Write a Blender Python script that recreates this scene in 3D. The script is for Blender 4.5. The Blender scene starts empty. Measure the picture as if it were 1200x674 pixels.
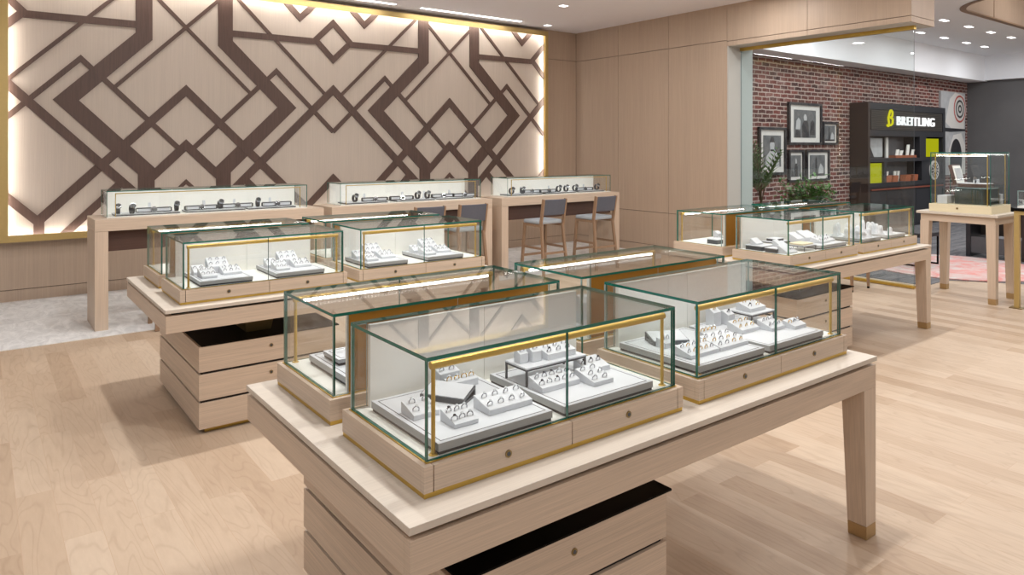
import bpy, bmesh, math, random
from mathutils import Matrix, Vector, Euler
random.seed(7)
PI = math.pi
C = bpy.context.scene.collection
SC = bpy.context.scene

# ------------------------------------------------------------------ materials
def new_mat(name):
    m = bpy.data.materials.new(name); m.use_nodes = True
    nt = m.node_tree
    for n in list(nt.nodes): nt.nodes.remove(n)
    out = nt.nodes.new('ShaderNodeOutputMaterial')
    return m, nt, out
def N(nt, t, **kw):
    n = nt.nodes.new(t)
    for k, v in kw.items():
        if k.startswith('_'): setattr(n, k[1:], v)
        else: n.inputs[k.replace('__', ' ')].default_value = v
    return n
def srgb(r, g, b):
    f = lambda c: ((c/255+0.055)/1.055)**2.4 if c > 10.3 else c/255/12.92
    return (f(r), f(g), f(b), 1)
def plain(name, col, rough=.5, metal=0, spec=.5, var=0, scale=40, bump=0):
    m, nt, out = new_mat(name)
    b = N(nt, 'ShaderNodeBsdfPrincipled', Roughness=rough, Metallic=metal)
    b.inputs['Specular IOR Level'].default_value = spec
    b.inputs['Base Color'].default_value = col
    if var or bump:
        tc = N(nt, 'ShaderNodeTexCoord')
        no = N(nt, 'ShaderNodeTexNoise', Scale=scale, Detail=4)
        nt.links.new(tc.outputs['Object'], no.inputs['Vector'])
        if var:
            mx = N(nt, 'ShaderNodeMix', _data_type='RGBA')
            mx.inputs[6].default_value = tuple(c*(1-var) for c in col[:3])+(1,)
            mx.inputs[7].default_value = tuple(min(1, c*(1+var)) for c in col[:3])+(1,)
            nt.links.new(no.outputs['Fac'], mx.inputs[0]); nt.links.new(mx.outputs[2], b.inputs['Base Color'])
        if bump:
            bp = N(nt, 'ShaderNodeBump', Strength=bump, Distance=.002)
            nt.links.new(no.outputs['Fac'], bp.inputs['Height']); nt.links.new(bp.outputs[0], b.inputs['Normal'])
    nt.links.new(b.outputs[0], out.inputs[0])
    return m
def emit(name, col, s):
    m, nt, out = new_mat(name)
    e = N(nt, 'ShaderNodeEmission', Strength=s); e.inputs[0].default_value = col
    nt.links.new(e.outputs[0], out.inputs[0])
    return m
def wood(name, col, scl, contrast=.16, rough=.45):
    """fine straight grain: scl = noise stretch per axis"""
    m, nt, out = new_mat(name)
    tc = N(nt, 'ShaderNodeTexCoord')
    mp = N(nt, 'ShaderNodeMapping'); mp.inputs['Scale'].default_value = scl
    n1 = N(nt, 'ShaderNodeTexNoise', Scale=1, Detail=5, Roughness=.65)
    n2 = N(nt, 'ShaderNodeTexNoise', Scale=.12, Detail=2)
    nt.links.new(tc.outputs['Object'], mp.inputs[0])
    nt.links.new(mp.outputs[0], n1.inputs['Vector']); nt.links.new(mp.outputs[0], n2.inputs['Vector'])
    ad = N(nt, 'ShaderNodeMath', _operation='MULTIPLY_ADD'); ad.inputs[1].default_value = .35
    nt.links.new(n2.outputs['Fac'], ad.inputs[0]); nt.links.new(n1.outputs['Fac'], ad.inputs[2])
    rp = N(nt, 'ShaderNodeValToRGB')
    rp.color_ramp.elements[0].position = .45; rp.color_ramp.elements[1].position = .9
    rp.color_ramp.elements[0].color = tuple(c*(1-contrast*1.2) for c in col[:3])+(1,)
    rp.color_ramp.elements[1].color = tuple(min(1, c*(1+contrast*.8)) for c in col[:3])+(1,)
    nt.links.new(ad.outputs[0], rp.inputs[0])
    b = N(nt, 'ShaderNodeBsdfPrincipled', Roughness=rough)
    b.inputs['Specular IOR Level'].default_value = .35
    nt.links.new(rp.outputs[0], b.inputs['Base Color'])
    nt.links.new(b.outputs[0], out.inputs[0])
    return m
def glass(name, tint=(.985, .995, .99, 1), f0=.04, gain=1.0):
    m, nt, out = new_mat(name)
    g = N(nt, 'ShaderNodeNewGeometry')
    d = N(nt, 'ShaderNodeVectorMath', _operation='DOT_PRODUCT')
    nt.links.new(g.outputs['Normal'], d.inputs[0]); nt.links.new(g.outputs['Incoming'], d.inputs[1])
    a = N(nt, 'ShaderNodeMath', _operation='ABSOLUTE'); nt.links.new(d.outputs['Value'], a.inputs[0])
    s = N(nt, 'ShaderNodeMath', _operation='SUBTRACT'); s.inputs[0].default_value = 1; nt.links.new(a.outputs[0], s.inputs[1])
    p = N(nt, 'ShaderNodeMath', _operation='POWER'); p.inputs[1].default_value = 5; nt.links.new(s.outputs[0], p.inputs[0])
    ma = N(nt, 'ShaderNodeMath', _operation='MULTIPLY_ADD', _use_clamp=True); ma.inputs[1].default_value = (1-f0)*gain; ma.inputs[2].default_value = f0*gain
    nt.links.new(p.outputs[0], ma.inputs[0])
    tr = N(nt, 'ShaderNodeBsdfTransparent'); tr.inputs[0].default_value = tint
    gl = N(nt, 'ShaderNodeBsdfGlossy', Roughness=0.0)
    mx = N(nt, 'ShaderNodeMixShader')
    nt.links.new(ma.outputs[0], mx.inputs[0]); nt.links.new(tr.outputs[0], mx.inputs[1]); nt.links.new(gl.outputs[0], mx.inputs[2])
    nt.links.new(mx.outputs[0], out.inputs[0])
    return m

OAK = srgb(204, 184, 164)
M = {}
M['oak_h'] = wood('oak_horizontal', OAK, (3, 3, 260))
M['oak_v'] = wood('oak_vertical', OAK, (160, 160, 2.5), .12)
M['oak_top'] = wood('oak_top', srgb(208, 198, 185), (3, 220, 3), .08)
M['wall_wood'] = wood('wall_wood', srgb(184, 163, 144), (90, 90, 1.5), .09)
M['art_wood'] = wood('art_wood', srgb(188, 174, 161), (90, 90, 1.5), .07)
M['walnut'] = wood('walnut', srgb(88, 68, 60), (60, 60, 3), .2)
M['stool_wood'] = wood('stool_wood', srgb(150, 122, 98), (90, 90, 3), .15)
M['brown_panel'] = wood('brown_panel', srgb(84, 62, 54), (3, 3, 120), .15)
M['reveal'] = plain('reveal', srgb(40, 34, 30), .8)
M['black'] = plain('black_lacquer', srgb(5, 4, 4), .5, 0, .08)
M['gold'] = plain('brushed_gold', srgb(206, 172, 88), .38, .85, var=.06, scale=80)
M['gold_frame'] = plain('champagne_gold', srgb(196, 170, 112), .42, .6, var=.05, scale=30)
M['brass_dull'] = plain('aged_brass', srgb(148, 128, 86), .35, .8)
M['foot'] = plain('brass_foot', srgb(178, 148, 104), .42, .45)
M['amber'] = plain('amber_panel', srgb(178, 132, 58), .35, .35, var=.05)
M['white'] = plain('white_laminate', srgb(238, 237, 232), .45)
M['deck'] = plain('white_deck', srgb(232, 232, 226), .5)
M['leather'] = plain('white_leatherette', srgb(206, 209, 214), .6, var=.03, scale=300, bump=.2)
M['pad_side'] = plain('grey_pad_side', srgb(168, 170, 172), .6, var=.05, scale=250)
M['slate'] = plain('slate_edge', srgb(70, 73, 78), .4)
M['line'] = plain('dark_piping', srgb(52, 50, 54), .6)
M['silver'] = plain('silver', srgb(172, 174, 180), .14, 1)
M['ringgold'] = plain('yellow_gold', srgb(220, 180, 105), .18, 1)
M['gem'] = plain('gem', srgb(225, 232, 238), .05, .35, spec=1)
M['gemdark'] = plain('dark_gem', srgb(40, 44, 60), .05, .2, spec=1)
M['glass'] = glass('clear_glass')
M['glass_big'] = glass('partition_glass', (.96, .985, .98, 1), .045, 1.0)
M['glass_edge'] = plain('glass_edge', srgb(16, 104, 90), .1, 0, .8)
M['glass_edge_pale'] = plain('glass_edge_pale', srgb(150, 176, 176), .12, 0, 1.0)
M['led'] = emit('led', (1, .98, .95, 1), 24)
M['led_art'] = emit('led_art', (1, .98, .95, 1), 60)
M['lamp'] = emit('lamp', (1, .97, .94, 1), 9)
M['ceil'] = plain('ceiling_paint', srgb(240, 239, 246), .9)
M['ceil2'] = plain('ceiling_paint_cool', srgb(240, 242, 246), .9)
M['grey_jamb'] = plain('grey_jamb', srgb(190, 188, 182), .6)
M['jamb2'] = plain('pale_grey_jamb', srgb(186, 196, 196), .6)
M['concrete'] = plain('concrete', srgb(98, 97, 98), .75, var=.22, scale=1.6)
M['fabric'] = plain('charcoal_fabric', srgb(92, 94, 104), .95, var=.35, scale=160, bump=.5)
M['fabric_light'] = plain('grey_fabric', srgb(170, 178, 186), .95, var=.12, scale=200)
M['char'] = plain('charcoal_cabinet', srgb(38, 39, 44), .5)
M['char2'] = plain('black_brown_cabinet', srgb(52, 40, 36), .5)
M['louver'] = plain('louver', srgb(74, 70, 66), .4)
M['niche'] = plain('niche_grey', srgb(88, 88, 92), .6, var=.3, scale=6)
M['redwood'] = plain('red_wood_shelf', srgb(120, 62, 46), .5)
M['orange'] = plain('cognac_leather', srgb(150, 84, 54), .5)
M['yellow'] = emit('yellow_light', srgb(206, 208, 30), .72)
M['yellow_sign'] = emit('yellow_sign', srgb(236, 226, 40), 1.0)
M['sign'] = emit('sign_white', (1, 1, 1, 1), 1.3)
M['frame_black'] = plain('black_frame', srgb(38, 38, 42), .4)
M['mat'] = plain('photo_mat', srgb(214, 212, 208), .8)
M['photo'] = plain('grey_photo', srgb(96, 98, 100), .6, var=.65, scale=9)
M['photo_light'] = plain('light_photo', srgb(176, 178, 180), .6, var=.3, scale=7)
M['photo_dark'] = plain('dark_photo', srgb(44, 44, 48), .6, var=.4, scale=9)
M['red'] = plain('ring_red', srgb(178, 70, 60), .6)
M['leaf'] = plain('leaf', srgb(76, 122, 52), .45, var=.35, scale=25)
M['palm'] = plain('palm_leaf', srgb(80, 116, 58), .45, var=.3, scale=20)
M['stem'] = plain('stem', srgb(84, 70, 48), .7)
M['pot'] = plain('pot', srgb(60, 58, 58), .6)
M['cream'] = wood('cream_oak', srgb(226, 214, 182), (3, 3, 200), .06)
M['darkglass'] = plain('dark_green_block', srgb(34, 44, 42), .12, 0, .8)
M['walnut_box'] = plain('walnut_box', srgb(82, 58, 48), .4)

def floor_mat():
    m, nt, out = new_mat('maple_planks')
    g = N(nt, 'ShaderNodeNewGeometry')
    sp = N(nt, 'ShaderNodeSeparateXYZ'); nt.links.new(g.outputs['Position'], sp.inputs[0])
    cb = N(nt, 'ShaderNodeCombineXYZ')
    nt.links.new(sp.outputs['Y'], cb.inputs['X']); nt.links.new(sp.outputs['X'], cb.inputs['Y'])
    br = N(nt, 'ShaderNodeTexBrick'); br.offset = .41; br.offset_frequency = 2
    br.inputs['Color1'].default_value = (0, 0, 0, 1); br.inputs['Color2'].default_value = (1, 1, 1, 1); br.inputs['Mortar'].default_value = (.5, .5, .5, 1)
    br.inputs['Scale'].default_value = 1; br.inputs['Mortar Size'].default_value = .0011; br.inputs['Mortar Smooth'].default_value = .2
    br.inputs['Brick Width'].default_value = 1.35; br.inputs['Row Height'].default_value = .145
    nt.links.new(cb.outputs[0], br.inputs['Vector'])
    rp = N(nt, 'ShaderNodeValToRGB'); e = rp.color_ramp.elements
    e[0].position = 0; e[0].color = srgb(184, 161, 137); e[1].position = 1; e[1].color = srgb(211, 193, 172)
    k = e.new(.35); k.color = srgb(200, 179, 156); k = e.new(.75); k.color = srgb(206, 187, 165)
    nt.links.new(br.outputs['Color'], rp.inputs[0])
    off = N(nt, 'ShaderNodeMath', _operation='MULTIPLY'); off.inputs[1].default_value = 61.7
    nt.links.new(br.outputs['Color'], off.inputs[0])
    mx = N(nt, 'ShaderNodeMath', _operation='MULTIPLY'); mx.inputs[1].default_value = 6
    my = N(nt, 'ShaderNodeMath', _operation='MULTIPLY'); my.inputs[1].default_value = .9
    nt.links.new(sp.outputs['X'], mx.inputs[0]); nt.links.new(sp.outputs['Y'], my.inputs[0])
    c2 = N(nt, 'ShaderNodeCombineXYZ')
    nt.links.new(mx.outputs[0], c2.inputs[0]); nt.links.new(my.outputs[0], c2.inputs[1]); nt.links.new(off.outputs[0], c2.inputs[2])
    n1 = N(nt, 'ShaderNodeTexNoise', Scale=.9, Detail=2, Distortion=.6); nt.links.new(c2.outputs[0], n1.inputs['Vector'])
    n2 = N(nt, 'ShaderNodeTexNoise', Scale=7, Detail=6, Roughness=.65); nt.links.new(c2.outputs[0], n2.inputs['Vector'])
    s1 = N(nt, 'ShaderNodeMath', _operation='MULTIPLY'); s1.inputs[1].default_value = 42; nt.links.new(n1.outputs['Fac'], s1.inputs[0])
    s2 = N(nt, 'ShaderNodeMath', _operation='SINE'); nt.links.new(s1.outputs[0], s2.inputs[0])
    s3 = N(nt, 'ShaderNodeMath', _operation='POWER'); s3.inputs[1].default_value = 18
    ab = N(nt, 'ShaderNodeMath', _operation='ABSOLUTE'); nt.links.new(s2.outputs[0], ab.inputs[0]); nt.links.new(ab.outputs[0], s3.inputs[0])
    t = N(nt, 'ShaderNodeMath', _operation='MULTIPLY_ADD'); t.inputs[1].default_value = .11; t.inputs[2].default_value = 0
    nt.links.new(s3.outputs[0], t.inputs[0])
    t2 = N(nt, 'ShaderNodeMath', _operation='MULTIPLY_ADD'); t2.inputs[1].default_value = .30
    nt.links.new(n2.outputs['Fac'], t2.inputs[0]); nt.links.new(t.outputs[0], t2.inputs[2])
    dk = N(nt, 'ShaderNodeMix', _data_type='RGBA', _blend_type='MULTIPLY'); dk.inputs[7].default_value = srgb(150, 116, 88)
    nt.links.new(t2.outputs[0], dk.inputs[0]); nt.links.new(rp.outputs[0], dk.inputs[6])
    jm = N(nt, 'ShaderNodeMix', _data_type='RGBA'); jm.inputs[7].default_value = srgb(186, 160, 136)
    nt.links.new(br.outputs['Fac'], jm.inputs[0]); nt.links.new(dk.outputs[2], jm.inputs[6])
    b = N(nt, 'ShaderNodeBsdfPrincipled', Roughness=.48); b.inputs['Specular IOR Level'].default_value = .3
    nt.links.new(jm.outputs[2], b.inputs['Base Color']); nt.links.new(b.outputs[0], out.inputs[0])
    return m
M['floor'] = floor_mat()
def carpet_mat(name, c1, c2, sc):
    m, nt, out = new_mat(name)
    g = N(nt, 'ShaderNodeNewGeometry')
    mp = N(nt, 'ShaderNodeMapping'); mp.inputs['Scale'].default_value = sc
    nt.links.new(g.outputs['Position'], mp.inputs[0])
    n = N(nt, 'ShaderNodeTexNoise', Scale=1, Detail=7, Roughness=.7, Distortion=1.2); nt.links.new(mp.outputs[0], n.inputs['Vector'])
    rp = N(nt, 'ShaderNodeValToRGB'); rp.color_ramp.elements[0].position = .38; rp.color_ramp.elements[1].position = .62
    rp.color_ramp.elements[0].color = c1; rp.color_ramp.elements[1].color = c2
    nt.links.new(n.outputs['Fac'], rp.inputs[0])
    b = N(nt, 'ShaderNodeBsdfPrincipled', Roughness=.95); nt.links.new(rp.outputs[0], b.inputs['Base Color'])
    nt.links.new(b.outputs[0], out.inputs[0]); return m
M['carpet'] = carpet_mat('pale_carpet', srgb(206, 206, 205), srgb(232, 232, 231), (9, 4, 1))
M['rug'] = carpet_mat('pink_rug', srgb(206, 138, 132), srgb(196, 191, 188), (2.6, 2.6, 1))
M['greyfloor'] = carpet_mat('grey_floor', srgb(72, 72, 76), srgb(116, 116, 119), (1.2, 9, 1))
def brick_mat():
    m, nt, out = new_mat('old_brick')
    g = N(nt, 'ShaderNodeNewGeometry')
    sp = N(nt, 'ShaderNodeSeparateXYZ'); nt.links.new(g.outputs['Position'], sp.inputs[0])
    nw = N(nt, 'ShaderNodeTexNoise', Scale=7, Detail=2); nt.links.new(g.outputs['Position'], nw.inputs['Vector'])
    wob = N(nt, 'ShaderNodeMath', _operation='MULTIPLY_ADD'); wob.inputs[1].default_value = .03
    nt.links.new(nw.outputs['Fac'], wob.inputs[0]); nt.links.new(sp.outputs['Z'], wob.inputs[2])
    cb = N(nt, 'ShaderNodeCombineXYZ'); nt.links.new(sp.outputs['X'], cb.inputs[0]); nt.links.new(wob.outputs[0], cb.inputs[1])
    br = N(nt, 'ShaderNodeTexBrick'); br.inputs['Scale'].default_value = 1
    br.inputs['Brick Width'].default_value = .225; br.inputs['Row Height'].default_value = .075
    br.inputs['Mortar Size'].default_value = .011; br.inputs['Mortar Smooth'].default_value = .3
    br.inputs['Color1'].default_value = srgb(62, 32, 30); br.inputs['Color2'].default_value = srgb(118, 64, 56); br.inputs['Mortar'].default_value = srgb(178, 162, 154)
    nt.links.new(cb.outputs[0], br.inputs['Vector'])
    n = N(nt, 'ShaderNodeTexNoise', Scale=3.4, Detail=9, Roughness=.8); nt.links.new(g.outputs['Position'], n.inputs['Vector'])
    rp = N(nt, 'ShaderNodeValToRGB'); rp.color_ramp.elements[0].position = .52; rp.color_ramp.elements[1].position = .74
    nt.links.new(n.outputs['Fac'], rp.inputs[0])
    f = N(nt, 'ShaderNodeMath', _operation='MULTIPLY'); f.inputs[1].default_value = .55; nt.links.new(rp.outputs[0], f.inputs[0])
    mx = N(nt, 'ShaderNodeMix', _data_type='RGBA'); mx.inputs[7].default_value = srgb(188, 174, 168)
    nt.links.new(f.outputs[0], mx.inputs[0]); nt.links.new(br.outputs['Color'], mx.inputs[6])
    bp = N(nt, 'ShaderNodeBump', Strength=.6, Distance=.01, _invert=True); nt.links.new(br.outputs['Fac'], bp.inputs['Height'])
    b = N(nt, 'ShaderNodeBsdfPrincipled', Roughness=.9)
    nt.links.new(mx.outputs[2], b.inputs['Base Color']); nt.links.new(bp.outputs[0], b.inputs['Normal'])
    nt.links.new(b.outputs[0], out.inputs[0]); return m
M['brick'] = brick_mat()

# ------------------------------------------------------------------ mesh builder
class MB:
    def __init__(s): s.v = []; s.f = []; s.m = []; s.sm = []
    def add(s, vs, fs, mi=0, mat=None, smooth=False):
        o = len(s.v)
        s.v += [tuple(mat @ Vector(p)) if mat is not None else tuple(p) for p in vs]
        for i, f in enumerate(fs):
            s.f.append([o+k for k in f]); s.m.append(mi[i] if isinstance(mi, (list, tuple)) else mi); s.sm.append(smooth)
        return s
    def box(s, x0, x1, y0, y1, z0, z1, mi=0, mat=None):
        vs = [(x0,y0,z0),(x1,y0,z0),(x1,y1,z0),(x0,y1,z0),(x0,y0,z1),(x1,y0,z1),(x1,y1,z1),(x0,y1,z1)]
        # bottom, top, front(-y), right(+x), back(+y), left(-x)
        return s.add(vs, [(0,3,2,1),(4,5,6,7),(0,1,5,4),(1,2,6,5),(2,3,7,6),(3,0,4,7)], mi, mat)
    def frustum(s, b, t, z0, z1, mi=0, mat=None):
        vs = [(b[0],b[2],z0),(b[1],b[2],z0),(b[1],b[3],z0),(b[0],b[3],z0),(t[0],t[2],z1),(t[1],t[2],z1),(t[1],t[3],z1),(t[0],t[3],z1)]
        return s.add(vs, [(0,3,2,1),(4,5,6,7),(0,1,5,4),(1,2,6,5),(2,3,7,6),(3,0,4,7)], mi, mat)
    def cyl(s, p0, p1, r0, r1=None, seg=12, mi=0, mat=None):
        r1 = r0 if r1 is None else r1
        p0, p1 = Vector(p0), Vector(p1); d = (p1-p0).normalized()
        u = d.orthogonal().normalized(); w = d.cross(u)
        vs = []
        for p, r in ((p0, r0), (p1, r1)):
            for i in range(seg):
                a = 2*PI*i/seg; vs.append(p+(u*math.cos(a)+w*math.sin(a))*r)
        fs = [(i, (i+1)%seg, seg+(i+1)%seg, seg+i) for i in range(seg)]
        s.add(vs, fs, mi, mat, True)
        s.add(vs[:seg], [tuple(reversed(range(seg)))], mi, mat); s.add(vs[seg:], [tuple(range(seg))], mi, mat)
        return s
    def bar(s, p0, p1, w, h, mi=0):
        """rectangular bar between two points, w across, h in the up-ish direction"""
        p0, p1 = Vector(p0), Vector(p1); d = (p1-p0).normalized()
        up = Vector((0,0,1)) if abs(d.z) < .9 else Vector((0,1,0))
        a = d.cross(up).normalized(); b = a.cross(d)
        vs = [p + a*sx*w/2 + b*sy*h/2 for p in (p0, p1) for sx, sy in ((-1,-1),(1,-1),(1,1),(-1,1))]
        return s.add(vs, [(0,1,2,3),(7,6,5,4),(0,4,5,1),(1,5,6,2),(2,6,7,3),(3,7,4,0)], mi)
    def prism(s, pts, a0, a1, axis='y', mi=0, mat=None):
        """polygon pts extruded along axis; for 'y' pts are (x,z), 'x': (y,z), 'z': (x,y)"""
        n = len(pts)
        put = {'y': lambda p, a: (p[0], a, p[1]), 'x': lambda p, a: (a, p[0], p[1]), 'z': lambda p, a: (p[0], p[1], a)}[axis]
        vs = [put(p, a0) for p in pts]+[put(p, a1) for p in pts]
        return s.add(vs, [tuple(range(n)), tuple(reversed(range(n, 2*n)))]+[(i, n+i, n+(i+1)%n, (i+1)%n) for i in range(n)], mi, mat)
    def torus(s, R, r, mat=None, seg=18, sub=6, mi=0):
        vs = []; fs = []
        for i in range(seg):
            a = 2*PI*i/seg
            for j in range(sub):
                b = 2*PI*j/sub
                vs.append(((R+r*math.cos(b))*math.cos(a), r*math.sin(b), (R+r*math.cos(b))*math.sin(a)))
        for i in range(seg):
            for j in range(sub):
                fs.append((i*sub+j, i*sub+(j+1)%sub, ((i+1)%seg)*sub+(j+1)%sub, ((i+1)%seg)*sub+j))
        return s.add(vs, fs, mi, mat, True)
    def mesh(s, name):
        me = bpy.data.meshes.new(name); me.from_pydata(s.v, [], s.f)
        bm = bmesh.new(); bm.from_mesh(me); bmesh.ops.recalc_face_normals(bm, faces=bm.faces); bm.to_mesh(me); bm.free()
        for i, p in enumerate(me.polygons):
            p.material_index = s.m[i]; p.use_smooth = s.sm[i]
        return me
    def build(s, name, mats, parent=None, loc=None, rz=0, bevel=0):
        me = s.mesh(name)
        for m in (mats if isinstance(mats, (list, tuple)) else [mats]): me.materials.append(M[m])
        o = bpy.data.objects.new(name, me); C.objects.link(o)
        if parent: o.parent = parent
        if loc is not None: o.location = loc
        if rz: o.rotation_euler = (0, 0, rz)
        if bevel:
            b = o.modifiers.new('bevel', 'BEVEL'); b.width = bevel; b.segments = 2; b.limit_method = 'ANGLE'; b.angle_limit = .6
        return o
def tag(o, label, cat, group=None, kind=None):
    if label: o['label'] = label
    if cat: o['category'] = cat
    if group: o['group'] = group
    if kind: o['kind'] = kind
    return o
def thing(name, label, cat, loc=(0,0,0), rz=0, group=None):
    o = bpy.data.objects.new(name, None); C.objects.link(o); o.empty_display_size = .05
    o.location = loc; o.rotation_euler = (0, 0, rz)
    return tag(o, label, cat, group)
def dup(root, loc, rz=0, label=None, group=None):
    def cp(o, par):
        c = o.copy(); C.objects.link(c); c.parent = par
        for ch in o.children: cp(ch, c)
        return c
    r = cp(root, None); r.location = loc; r.rotation_euler = (0, 0, rz)
    if label: r['label'] = label
    if group: r['group'] = group
    return r
def struct(o, label=None):
    o['kind'] = 'structure'
    if label: o['label'] = label
    return o

# ------------------------------------------------------------------ room shell
WY, WX, CZ = 9.225, 8.41, 3.657
struct(MB().box(-6, 20, -5, 9.4, -.1, 0).build('floor', 'floor'), 'pale maple plank floor')
struct(MB().box(-6, WX, 7.05, WY, 0, .006).build('floor_carpet', 'carpet'), 'pale grey carpet strip along the panelled wall')
struct(MB().prism([(9.02,3.72),(9.6,3.72),(10.4,2.6),(19.5,2.6),(19.5,7.1),(9.02,7.1)], 0, .004, 'z').build('floor_grey', 'greyfloor'), 'grey streaked floor beyond the glass')
w = MB(); w.box(-6, 9.0, WY+.02, WY+.2, 0, 3.9, 1)
zs = [0, .128, 3.165, CZ+.1]
xs = [-6, -2.2, .1, 7.72, WX]
for i in range(3):
    for j in range(4):
        w.box(xs[j]+.002, xs[j+1]-.002, WY, WY+.02, zs[i]+.0035, zs[i+1]-.0035, 0)
struct(w.build('wall_back', ['wall_wood', 'reveal']), 'oak panelled wall behind the counters')
w = MB(); w.box(WX+.02, 9.0, 6.085, WY+.02, 0, 3.95, 2)
w.box(WX+.02, 9.0, 3.645, 6.085, 3.09, 3.95, 2)
ys = [3.635, 4.88, 6.085, 7.137, 8.198, WY]
for j in range(5):
    a, b = ys[j]+.003, ys[j+1]-.003
    for z0, z1 in ([(0, .128), (.128, .645), (.645, 3.16), (3.16, 3.95)] if j >= 2 else [(3.075, 3.145), (3.145, 3.95)]):
        w.box(WX, WX+.02, a, b, z0+.0035, z1-.0035, 0)
w.box(WX+.001, 9.005, 3.625, 3.645, 3.145+.003, 3.95, 0); w.box(WX+.001, 9.005, 3.625, 3.645, 3.075, 3.145-.003, 0)
w.box(WX+.01, 9.0, 3.645, 6.085, 3.075, 3.09, 1)             # soffit of the opening
w.box(WX+.008, 8.70, 6.07, 6.086, 0, 3.08, 1); w.box(8.70, 9.0, 6.072, 6.086, 0, 3.08, 3)
struct(w.build('wall_right', ['wall_wood', 'grey_jamb', 'reveal', 'jamb2']), 'oak panelled wall with the glazed opening')
struct(MB().box(-6, 9.0, -5, 9.4, CZ, CZ+.15).build('ceiling', 'ceil'), 'white ceiling over the jewellery hall')
# cooler ceiling with a rounded recess beyond the wall
RC, RR_ = (12.85, 3.64), 1.08
arc = [(RC[0]+RR_*math.cos(a), RC[1]+RR_*math.sin(a)) for a in [PI*1.5-PI*i/24 for i in range(25)]]
poly = [(9.0,-5),(20,-5),(20,RC[1]-RR_)]+arc+[(20,RC[1]+RR_),(20,7.2),(9.0,7.2)]
struct(MB().prism(poly, 3.86, 3.9, 'z').build('ceiling_annex', 'ceil2'), 'cool white ceiling over the watch boutique')
rec = MB(); pl = [(20,RC[1]-RR_)]+arc+[(20,RC[1]+RR_)]
for i in range(len(pl)-1):
    (x0,y0),(x1,y1) = pl[i], pl[i+1]
    rec.add([(x0,y0,3.86),(x1,y1,3.86),(x1,y1,4.8),(x0,y0,4.8)], [(0,1,2,3)], 0)
rec.box(11.5, 20, 2.4, 4.9, 4.8, 4.85, 2)
for i in range(len(pl)-1):                                      # lip round the recess
    p, q = Vector(pl[i]+(0,)), Vector(pl[i+1]+(0,))
    def inn(v):
        c = Vector((max(v.x, RC[0]), RC[1], 0)); d = (c-v)
        if v.x > RC[0]+.001: d = Vector((0, RC[1]-v.y, 0))
        return v+d.normalized()*.09
    a, b = inn(p), inn(q)
    rec.add([(p.x,p.y,3.852),(q.x,q.y,3.852),(b.x,b.y,3.852),(a.x,a.y,3.852),(p.x,p.y,3.875),(q.x,q.y,3.875),(b.x,b.y,3.875),(a.x,a.y,3.875)],
            [(0,1,2,3),(4,5,6,7),(2,3,7,6)], 1)
for xx in (14.1, 16.2, 18.3): rec.box(xx, xx+.012, RC[1]+RR_-.006, RC[1]+RR_, 3.88, 4.8, 1)
struct(rec.build('trim_1', ['wall_wood', 'stool_wood', 'ceil2']), 'curved oak lined ceiling recess')
struct(MB().box(9.0, 19.6, 7.1, 7.3, 0, 3.9).build('wall_brick', 'brick'), 'weathered red brick wall')
struct(MB().box(19.5, 19.7, -5, 7.3, 0, 3.27).build('wall_concrete', 'concrete'), 'dark concrete wall')
struct(MB().box(9.0, 19.5, 6.67, 7.1, 3.25, 3.86).box(19.35, 19.7, -5, 6.67, 3.27, 3.86).build('trim_2', 'ceil2'), 'white dropped bulkhead above the brick')
win = MB().box(8.715, 8.727, 3.73, 6.07, .03, 3.075, [0,0,1,0,1,0]).build('window_1', ['glass_big', 'slate']); struct(win, 'tall glass partition pane')
MB().box(8.69, 8.75, 3.72, 6.07, .004, .034).box(8.69, 8.75, 3.72, 6.07, 3.03, 3.075).build('channel', 'gold', win)

# ------------------------------------------------------------------ decorative wall panel
art = thing('decorative_wall_panel', 'long backlit oak wall panel with dark geometric strips and gold frame', 'wall panel', (0, WY, .65))
def rel(o): return o
AY = 9.17
MB().box(.234, 7.622, AY-WY, -.002, .045, 2.90).build('backing', 'art_wood', art)
fr = MB()
f0, f1 = 9.09-WY, -.001
fr.box(.16, .232, f0, f1, 0, 2.95).box(7.625, 7.655, f0, f1, 0, 2.95).box(.2321, 7.6249, f0, f1, 0, .043).box(.2321, 7.6249, f0, f1, 2.902, 2.95)
fr.box(.2321, .262, f0, f0+.004, .0431, 2.9019).box(7.595, 7.6249, f0, f0+.004, .0431, 2.9019).box(.2621, 7.5949, f0, f0+.004, .0431, .073).box(.2621, 7.5949, f0, f0+.004, 2.872, 2.9019)
fr.build('frame', 'gold_frame', art)
y0, y1 = f0+.006, f0+.016
for b in ((.2325,.240,.06,2.89),(7.617,7.6245,.06,2.89),(.26,7.60,.0435,.051),(.26,7.60,2.894,2.9015)):
    MB().box(b[0], b[1], y0, y1, b[2], b[3]).build('light_strip', 'led_art', art)
def clip(poly, x0, x1, z0, z1):
    for ax, lim, sg in ((0,x0,1),(0,x1,-1),(1,z0,1),(1,z1,-1)):
        o = []
        for i in range(len(poly)):
            a, b = poly[i-1], poly[i]
            da, db = sg*(a[ax]-lim), sg*(b[ax]-lim)
            if (da >= 0) != (db >= 0):
                t = da/(da-db); o.append((a[0]+t*(b[0]-a[0]), a[1]+t*(b[1]-a[1])))
            if db >= 0: o.append(b)
        poly = o
        if len(poly) < 3: return None
    return poly
strip_n = [0]
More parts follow.
